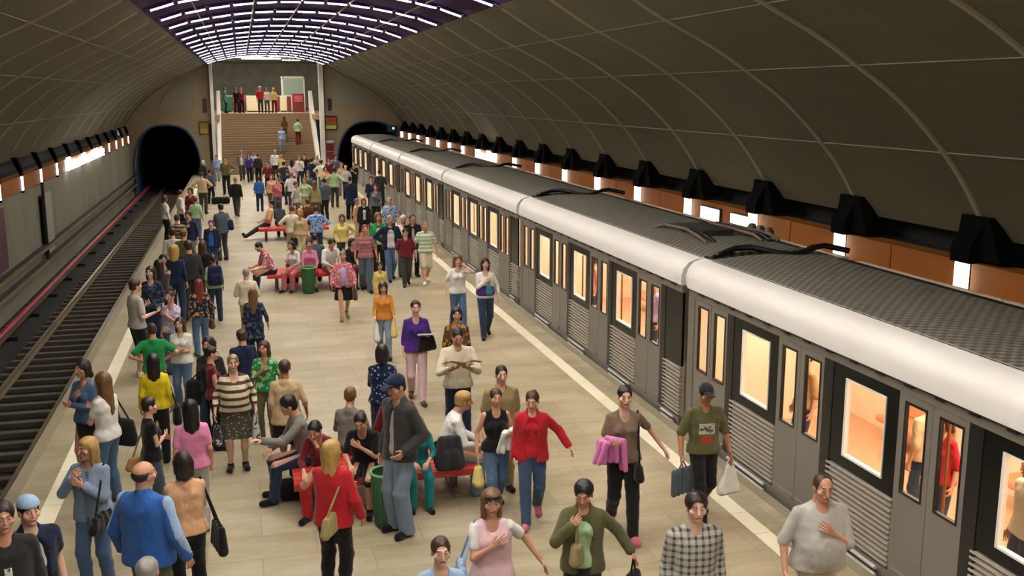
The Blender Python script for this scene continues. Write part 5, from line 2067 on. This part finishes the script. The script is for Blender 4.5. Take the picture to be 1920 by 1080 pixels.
p = person(190, 699, 945, sex='f', face=300, top=('white', .6), bot=('jeans', 'pants'), hair=('lbrown', 'xlong'), arms=('chest', 'chest'), skin='fair', label='woman with very long brown hair and black rucksack, left edge')
shoulder_bag(p, 1, 'black', 'black rucksack slung on the side of the long-haired woman on the left', z=-.55, out=.14, fwd=-.04, w=.34, h=.38, d=.07, cat='rucksack')
p = person(153, 676, None, h=1.68, sex='f', face=220, top=('jeans', 2), bot=('black', 'skirt'), hair=('dark', 'bob'), arms=('fold', 'chest'), label='woman in blue denim jacket at the left platform edge')
p = person(280, 746, 925, sex='f', face=75, top=('black', .3), bot=('slate', 'pants'), hair=('dark', 'short'), arms=('fold', 'fold'), g=1.05, skin='fair', label='woman in black top facing right with a yellow-brown bag')
shoulder_bag(p, 0, 'tan', 'yellow-brown wicker-coloured bag of the woman in black top', z=-.56, out=-.02, fwd=-.12, w=.34, h=.20)
p = person(355, 750, 930, h=1.62, sex='f', face=350, top=('pink', .7), bot=('lgrey', 'pants'), hair=('black', 'long'), label='woman in bright pink top with long black hair seen from behind')
p = person(286, 664, 868, sex='f', face=355, top=('yellow', 1.9), bot=('black', 'pants'), hair=('black', 'long'), arms=('down', 'down'), label='black-haired woman in bright yellow top seen from behind')
shoulder_bag(p, 1, 'black', 'big black bag at the right side of the woman in yellow', z=-.60, out=.13, w=.34, h=.30, d=.06)
p = person(397, 650, 835, sex='f', face=85, top=('dred', .1), bot=('black', 'pants'), hair=('dark', 'pony'), arms=('fold', 'fold'), skin='fair', label='woman in dark red sleeveless top with arms folded')
shoulder_bag(p, 0, 'black', 'black rucksack hanging behind the woman in dark red top', z=-.42, out=.0, fwd=-.26, w=.26, h=.40, d=.07)
p = person(390, 632, None, h=1.64, sex='f', face=200, top=('charcoal', 2), bot=('djeans', 'pants'), hair=('dark', 'bob'), label='dark-haired person hidden behind the dark red top')
p = person(436, 666, 880, sex='f', face=178, top=('cream', 1.6, 'stripe', 'brown'), bot=('camo', 'skirt', 'floral', 'khaki'), hair=('ash', 'short'), arms=('loose', 'loose'), g=1.18, skin='fair', label='woman in cream sweater with brown stripes and patterned skirt')
hand_bag(p, 1, 'charcoal', 'dark patterned bag hanging low left of the striped sweater', w=.28, h=.26, drop=.12, pat='blotch', col2='lgrey')
hand_bag(p, 0, 'lgrey', 'grey and black plastic bag right of the striped sweater', w=.34, h=.36, kind='plastic', drop=.0, pat='blotch', col2='charcoal')
p = person(533, 672, 888, sex='f', face=6, pose='walk', top=('beige', 1.3, None, None, -.12), bot=('black', 'skirt'), hair=('brown', 'short'), arms=('down', 'loose'), g=1.12, skin='tan', label='short-haired woman in beige blouse and black skirt walking away')
p = person(336, 596, 745, sex='f', face=195, top=('white', .6), bot=('jeans', 'pants'), hair=('brown', 'long'), arms=('fold', 'fold'), skin='fair', label='girl in white t-shirt and jeans with arms crossed')
p = person(284, 607, 770, sex='m', face=350, top=('green', .7), bot=('beige', 'pants'), hair=('brown', 'short'), arms=('hip', 'hip'), label='person in bright green t-shirt seen from behind')
p = person(253, 524, 705, face=60, top=('lgrey', .7), bot=('black', 'shorts'), hair=('brown', 'cut'), arms=('chest', 'carry'), shoe='white', skin='fair', label='man in pale grey t-shirt and black shorts at the edge')
p = person(281, 500, None, h=1.72, sex='f', face=200, top=('navy', 1.4, 'blotch', 'slate'), bot=('navy', 'pants'), hair=('dark', 'long'), skin='fair', label='dark-haired person in navy top facing the grey t-shirt man')
p = person(318, 546, 668, h=1.56, sex='f', face=210, top=('lilac', 1, 'blotch', 'white'), bot=('slate', 'pants'), hair=('brown', 'short'), arms=('chest', 'down'), label='youth in pale lilac and white shirt in the left queue')
p = person(326, 460, 610, sex='f', face=10, top=('navy', 1.6), bot=('djeans', 'pants'), hair=('blond', 'curly'), label='woman with curly blond hair and navy top seen from behind')
p = person(352, 452, 600, sex='m', face=340, top=('charcoal', 2), bot=('dgrey', 'pants'), hair=('brown', 'cut'), g=1.08, label='man in charcoal jacket beside the curly blonde')
p = person(371, 524, 662, sex='f', face=345, top=('navy', 2, 'blotch', 'gold'), bot=('jeans', 'pants'), hair=('red', 'xlong'), arms=('down', 'loose'), label='woman with long ginger-blond hair, dark top and jeans')
hand_bag(p, 1, 'brown', 'small brown handbag held low by the ginger-haired woman', w=.26, h=.2, drop=.04)
p = person(399, 478, 600, sex='f', face=350, top=('lgreen', 1), bot=('djeans', 'pants'), hair=('brown', 'pony'), label='person in pale green top with navy rucksack')
backpack(p, 'navy', 'navy rucksack on the back of the person in pale green')
p = person(461, 503, 640, face=8, top=('cream', .9), bot=('khaki', 'pants'), hair=('grey', 'short'), arms=('carry', 'carry'), label='grey-haired man in cream shirt walking away up the platform')
p = person(474, 541, 690, sex='f', face=5, top=('navy', 1.5, 'blotch', 'slate', -.25), bot=('navy', 'wide'), hair=('lbrown', 'xlong'), arms=('down', 'loose'), label='woman in flowing navy clothes with long light brown hair')
p = person(452, 618, 765, face=340, top=('navy', 2), bot=('navy', 'pants'), hair=('brown', 'cut'), nod=10, label='brown-haired man in navy suit between two women')
p = person(494, 640, 800, sex='f', face=200, top=('green', 1.2, 'blotch', 'lgreen'), bot=('olive', 'pants'), hair=('brown', 'long'), arms=('loose', 'chest'), label='woman in green patterned top with long brown hair')

for (x, y, h_, sx, fc, tc, bc, hc_, lab) in (
    (296, 487, 1.70, 'f', 340, 'charcoal', 'navy', 'dark', 'dark-haired woman in charcoal at the very edge behind the navy top'),
    (344, 430, 1.74, 'm', 20, 'olive', 'dgrey', 'lbrown', 'man in olive shirt in the thick of the left queue'),
    (322, 428, 1.70, 'm', 350, 'lgrey', 'djeans', 'brown', 'man in light grey at the edge left of the olive shirt'),
    (380, 452, 1.66, 'f', 30, 'black', 'djeans', 'brown', 'woman in black right behind the man in open navy jacket'),
    (305, 478, 1.60, 'f', 160, 'slate', 'black', 'black', 'woman in slate grey squeezed in near the left edge'),
    (352, 396, 1.72, 'm', 200, 'navy', 'jeans', 'dark', 'man in navy between the khaki and the blue-shirted man')):
    person(x, y, None, h=h_, sex=sx, face=fc, top=(tc, 1.4), bot=(bc, 'pants'), hair=(hc_, 'long' if sx == 'f' else 'cut'), arms=('down', 'chest'), label=lab)

# ---- middle distance, left
p = person(395, 413, 508, face=190, top=('blue', 1), jacket=('navy', 2, .10), bot=('djeans', 'pants'), hair=('brown', 'short'), skin='fair', label='man in open navy jacket over blue shirt')
p = person(413, 382, 488, face=330, top=('lblue', 1), jacket=('slate', 2, 0), bot=('dgrey', 'pants'), hair=('dark', 'short'), arms=('chest', 'chest'), label='man in slate jacket and dark trousers alone in the aisle')
shoulder_bag(p, 1, 'navy', 'navy bag slung behind the man in slate jacket', z=-.35, out=.05, fwd=-.14, w=.26, h=.34, d=.06)
p = person(332, 402, None, h=1.70, face=20, top=('khaki', 1, 'stripe', 'charcoal'), bot=('dgrey', 'pants'), hair=('brown', 'short'), label='person in khaki top with dark band in the left queue')
p = person(309, 366, None, h=1.66, sex='f', face=60, top=('white', .8), bot=('black', 'pants'), hair=('maroon', 'bob'), label='woman with dark red hair in white top at the platform edge')
p = person(338, 356, None, h=1.72, face=70, top=('white', .9), bot=('black', 'pants'), hair=('dark', 'short'), label='man in white t-shirt leaning at the far left edge')
p = person(356, 352, None, h=1.70, sex='f', face=200, top=('dred', 1), bot=('brown', 'skirt'), hair=('dark', 'bob'), label='woman in dark red between white and pale green tops')
p = person(366, 370, 445, sex='m', face=15, top=('lgreen', .9), bot=('jeans', 'pants'), hair=('brown', 'short'), label='person in pale green t-shirt and jeans in the left queue')
p = person(378, 322, 402, face=15, top=('beige', 1.2), bot=('dgrey', 'pants'), hair=('brown', 'short'), arms=('hip', 'hip'), g=1.05, label='man in beige shirt and dark trousers, hands on hips')
p = person(381, 301, None, h=1.74, face=45, top=('white', 1), jacket=('charcoal', 2, .08), bot=('olive', 'pants'), hair=('white', 'short'), label='white-haired man in dark jacket behind the beige shirt')
p = person(393, 318, 382, face=20, top=('slate', 2), bot=('black', 'pants'), hair=('black', 'short'), label='person in slate grey top, dark legs, near the left edge')
p = person(405, 291, 340, face=190, top=('lblue', 1.5), bot=('ljeans', 'pants'), hair=('brown', 'short'), label='person in pale blue shirt at the foot of the left balustrade')
p = person(422, 294, 368, face=185, top=('olive', 1), bot=('black', 'pants'), hair=('black', 'short'), arms=('hip', 'down'), label='man in olive top and black trousers standing by a black bag')
o = MB().rbox(-.42, .42, -.18, .18, 0, .32, .09).build('duffel_bag', cloth('black'), smooth=True)
_x, _y = ground(414, 382)
o.location = (_x, _y, 0)
tag(o, 'black duffel bag lying on the platform near the olive-topped man', 'bag')
p = person(452, 281, 338, face=180, pose='walk', top=('white', 1), jacket=('grey', 2, .09), bot=('dgrey', 'pants'), hair=('grey', 'short'), label='man in grey suit and white shirt walking from the stairs')
p = person(475, 284, 338, face=180, top=('lblue', 1), bot=('slate', 'pants'), hair=('brown', 'short'), label='person in pale blue near the stair foot')
p = person(483, 288, 342, face=10, top=('charcoal', 2), bot=('black', 'pants'), hair=('dark', 'short'), label='person in charcoal beside the pale blue one near the stairs')
p = person(441, 331, 406, face=5, pose='stride', top=('black', 2), bot=('dgrey', 'pants'), hair=('blond', 'cut'), label='blond man in black walking towards the stairs')
p = person(485, 331, 392, face=5, top=('blue', 1), bot=('djeans', 'pants'), hair=('dark', 'short'), label='man in blue shirt and jeans in the empty aisle')
p = person(515, 281, 340, face=170, top=('white', 1), bot=('black', 'pants'), hair=('grey', 'short'), label='person in bright white shirt and black trousers by the stairs')

# ---- crowd round the far benches
far = [
    (502, 303, 1.70, 'm', 200, 'dred', 'black', 'dark', 'person in dark red at the left of the far crowd'),
    (508, 326, 1.66, 'f', 180, 'peach', 'brown', 'brown', 'person in peach top at the left of the far benches'),
    (519, 333, 1.64, 'f', 190, 'rose', 'slate', 'lbrown', 'woman in rose top behind the sitting man with stretched legs'),
    (532, 303, 1.74, 'm', 20, 'charcoal', 'black', 'black', 'person in charcoal in the middle of the far crowd'),
    (547, 300, 1.68, 'f', 10, 'lpink', 'grey', 'black', 'black-haired woman in pale pink in the far crowd'),
    (546, 322, 1.72, 'm', 10, 'white', 'dgrey', 'ash', 'person in white top and dark trousers before the far bench'),
    (561, 292, 1.72, 'm', 180, 'white', 'navy', 'lbrown', 'person in white in the back row below the stairs'),
    (570, 288, 1.74, 'm', 200, 'black', 'black', 'black', 'dark-clothed person in the back row below the stairs'),
    (577, 322, 1.70, 'm', 180, 'slate', 'djeans', 'dark', 'person in slate blue right of the white top'),
    (584, 296, 1.74, 'm', 30, 'navy', 'djeans', 'black', 'man in navy right of centre in the far crowd'),
    (594, 290, 1.66, 'f', 180, 'lgrey', 'black', 'white', 'pale-haired person at the back, right of centre'),
    (602, 300, 1.74, 'm', 20, 'cream', 'teal', 'brown', 'man in cream shirt seen from behind by the right column'),
    (616, 296, 1.70, 'f', 190, 'dred', 'dred', 'brown', 'woman in dark red by the right column'),
    (590, 338, 1.72, 'f', 10, 'khaki', 'olive', 'lbrown', 'person in khaki standing behind the blue-shirted sitter'),
    (607, 334, 1.76, 'm', 340, 'slate', 'charcoal', 'dark', 'man in slate-green jacket left of the pale shirt'),
    (571, 333, 1.64, 'f', 200, 'lgreen', 'khaki', 'ash', 'woman in pale green near the far bench'),
    (640, 305, 1.66, 'f', 180, 'beige', 'grey', 'ash', 'person in beige at the far right below the tunnel mouth'),
    (648, 309, 1.66, 'f', 190, 'lgrey', 'black', 'blond', 'blond person in pale grey near the last train door'),
    (663, 304, 1.70, 'm', 200, 'black', 'black', 'blond', 'blond person in black near the last train door'),
    (629, 291, 1.74, 'm', 170, 'slate', 'black', 'dark', 'person in slate blue beside the red and white poster'),
    (712, 318, 1.78, 'm', 20, 'charcoal', 'charcoal', 'black', 'tall dark-clothed man boarding the train'),
    (696, 330, 1.74, 'm', 190, 'navy', 'dgrey', 'dark', 'man in navy jacket close to the train'),
    (704, 345, 1.72, 'f', 200, 'slate', 'black', 'brown', 'person in slate jacket between navy man and train'),
    (538, 318, 1.62, 'f', 340, 'navy', 'navy', 'dark', 'woman in navy just left of the white top in the crowd'),
    (555, 340, 1.70, 'm', 120, 'lgrey', 'grey', 'brown', 'person in pale grey standing before the dark red sitter'),
    (466, 287, 1.68, 'f', 180, 'purple', 'black', 'dark', 'person in purple at the left stair foot'),
    (527, 290, 1.66, 'f', 0, 'lyellow', 'khaki', 'blond', 'fair person in pale yellow at the stair foot'),
    (610, 312, 1.66, 'f', 170, 'salmon', 'lgrey', 'dark', 'woman in salmon pink next to the cream shirt'),
]
for i, (x, y, h_, sx, fc, tc, bc, hc_, lab) in enumerate(far):
    person(x, y, None, h=h_, sex=sx, face=fc, pose='walk' if i % 4 == 1 else 'stand', top=(tc, (1, 1.8, .9)[i % 3]), bot=(bc, 'skirt' if (sx == 'f' and i % 3 == 0) else 'pants'),
           hair=(hc_, ('bob', 'long', 'pony')[i % 3] if sx == 'f' else ('short', 'cut')[i % 2]), arms=(('down', 'loose', 'chest', 'hip')[i % 4], ('loose', 'down', 'down', 'carry')[i % 4]), skin=('mid', 'fair')[i % 2], label=lab)
p = person(626, 314, 394, h=1.80, face=10, top=('lgreen', 1), bot=('dgrey', 'pants'), hair=('dark', 'short'), arms=('hip', 'hip'), label='man in pale shirt and dark trousers, back turned, far crowd')
p = person(656, 331, 402, h=1.76, face=15, top=('navy', 2, None, None, -.3), bot=('black', 'wide'), hair=('dark', 'short'), label='person in long dark coat, back turned, right of the pale shirt')
# sitting on the third bench
p = person(502, 357, pose='sit', face=262, at=(0.72, 36.6), top=('peach', 1), bot=('charcoal', 'pants'), hair=('dark', 'short'), extra='stretch', lean=-14, arms=('lap', 'lap'), label='sitting man with both dark-trousered legs stretched out left')
p = person(520, 362, pose='sit', sex='f', face=10, at=(1.15, 36.7), top=('slate', 2), bot=('djeans', 'pants'), hair=('brown', 'bob'), label='woman in slate sitting left on the far bench')
p = person(555, 375, pose='sit', sex='f', face=180, at=(1.65, 36.1), top=('dred', 2), bot=('rose', 'skirt'), hair=('dark', 'bob'), lean=12, label='sitter in dark red in the middle of the far bench')
p = person(590, 375, pose='sit', sex='m', face=0, at=(2.15, 36.7), top=('brown', 2), bot=('black', 'pants'), hair=('red', 'short'), label='sitter in brown behind the blue-shirted one')
p = person(592, 385, None, h=1.70, face=4, top=('lblue', 1.2, 'blotch', 'blue'), bot=('djeans', 'pants'), hair=('brown', 'short'), arms=('hip', 'hip'), g=1.05, label='man in bright blue shirt and jeans, back turned, mid crowd')
p = person(547, 385, None, h=1.72, face=355, top=('cream', 1.2), bot=('beige', 'wide'), hair=('lbrown', 'short'), arms=('hip', 'chest'), g=1.08, label='person in cream shirt and beige trousers in mid crowd')
p = person(562, 392, None, h=1.64, sex='f', face=200, top=('beige', 1.2), bot=('beige', 'pants'), hair=('blond', 'bob'), label='fair woman in beige just right of the cream shirt')
# sitting on the second bench
p = person(555, 440, pose='sit', sex='f', face=215, at=(1.2, 26.72), top=('white', .8), bot=('rose', 'pants'), hair=('black', 'bob'), arms=('lap', 'lap'), lean=14, label='woman in rose trousers at the left of the middle bench')
p = person(530, 465, pose='sit', sex='m', face=255, at=(0.6, 26.72), top=('rose', 1, 'blotch', 'white'), bot=('navy', 'pants'), hair=('black', 'short'), lean=24, nod=20, shoe='white', label='person bending forward at the left end of the middle bench')
p = person(575, 450, pose='sit', sex='f', face=180, at=(1.55, 26.75), top=('pink', 1), bot=('red', 'skirt'), hair=('dark', 'bun'), lean=10, label='sitter in pink behind the round green bin')
p = person(612, 440, pose='sit', sex='m', face=160, at=(2.05, 26.72), top=('white', 1.5), bot=('dred', 'pants'), hair=('black', 'cut'), arms=('lap', 'lap'), lean=16, nod=16, label='dark-haired sitter in white at the right of the middle bench')
p = person(630, 452, pose='sit', sex='f', face=150, at=(2.62, 26.75), top=('black', 2), bot=('dred', 'pants'), hair=('dark', 'bob'), lean=8, label='sitter in black at the right end of the middle bench')
p = person(598, 436, pose='sit', sex='m', face=0, at=(1.75, 27.3), top=('slate', 2), bot=('djeans', 'pants'), hair=('dark', 'short'), label='sitter in slate on the far side of the middle bench')
p = person(575, 430, pose='sit', sex='f', face=350, at=(1.2, 27.3), top=('lgreen', 1), bot=('black', 'pants'), hair=('black', 'bob'), label='black-haired sitter on the far side of the middle bench')

# ---- on the stairs and upstairs
def on_stairs(hx, hy, stp, **kw):
    z = stp * RS
    y = YE + (stp - 0.5) * TR
    x = ground(hx, 10 + hy, z)[0]
    d = _F * FPX + _R * (hx - 960) + _U * (540 - hy)
    x = float(d[0] * y / d[1])
    return person(hx, hy, None, at=(x, y), z0=z, **kw)


on_stairs(532, 205, 12, h=1.72, sex='f', face=0, top=('brown', 1), bot=('olive', 'pants'), hair=('brown', 'long'), label='person in brown higher up the stairs, behind the pale teal top')
on_stairs(527, 226, 8, h=1.70, sex='m', face=180, top=('lblue', 1), bot=('ljeans', 'pants'), hair=('dark', 'short'), label='person in pale teal top and pale jeans on the stairs')
on_stairs(557, 205, 11, h=1.72, sex='m', face=0, top=('lgreen', 1), bot=('dred', 'pants'), hair=('black', 'short'), label='person in pale green top and dark red trousers on the stairs')
for x, y, sx, fc, tc, bc, hc_, lab in ((421, 171, 'm', 90, 'teal', 'navy', 'dark', 'person in teal at the left end of the mezzanine'), (443, 177, 'f', 180, 'black', 'black', 'black', 'person in black beside the dark red panel upstairs'),
                                     (452, 174, 'f', 170, 'dred', 'black', 'lbrown', 'person in dark red top left of centre upstairs'), (487, 161, 'm', 180, 'red', 'dgrey', 'white', 'person in bright red standing tallest on the mezzanine'),
                                     (500, 176, 'f', 180, 'white', 'slate', 'brown', 'person in white right of the bright red one upstairs'), (513, 170, 'f', 180, 'lyellow', 'dred', 'blond', 'person in pale yellow right of the white one upstairs')):
    d = _F * FPX + _R * (x - 960) + _U * (540 - y)
    yy = 75.2
    person(x, y, None, h=1.75 if tc != 'red' else 1.85, sex=sx, face=fc, at=(float(d[0] * yy / d[1]), yy), z0=MZ, top=(tc, 1), bot=(bc, 'pants'), hair=(hc_, 'short' if sx == 'm' else 'bob'), label=lab)

# ---- passengers inside the near cars
for i, (x, y, fc, sx, tc, pat, hc_, lab) in enumerate(((7.2, 8.95, 265, 'f', 'red', None, 'brown', 'passenger in red behind the door window of the nearest car'),
                                                      (7.1, 7.55, 280, 'm', 'cream', None, 'grey', 'passenger in cream behind the last window at the right edge'),
                                                      (7.25, 6.7, 255, 'f', 'white', None, 'ash', 'passenger in white behind the window at the right edge'),
                                                      (7.2, 11.75, 270, 'm', 'tan', None, 'dark', 'passenger in tan behind the first window of the nearest car'),
                                                      (7.5, 9.6, 350, 'm', 'beige', None, 'lbrown', 'passenger in beige, back half turned, nearest car'),
                                                      (7.3, 17.2, 270, 'm', 'lilac', None, 'dark', 'passenger in lilac inside the second car'),
                                                      (7.2, 20.3, 280, 'f', 'salmon', None, 'brown', 'passenger in salmon inside the second car'))):
    person(int(x * 100), int(y * 50), None, h=1.62, sex=sx, face=fc, at=(x, y), z0=.06, top=(tc, 1), bot=('djeans', 'pants'), hair=(hc_, 'short' if sx == 'm' else 'bob'), arms=('down', 'down'), label=lab)
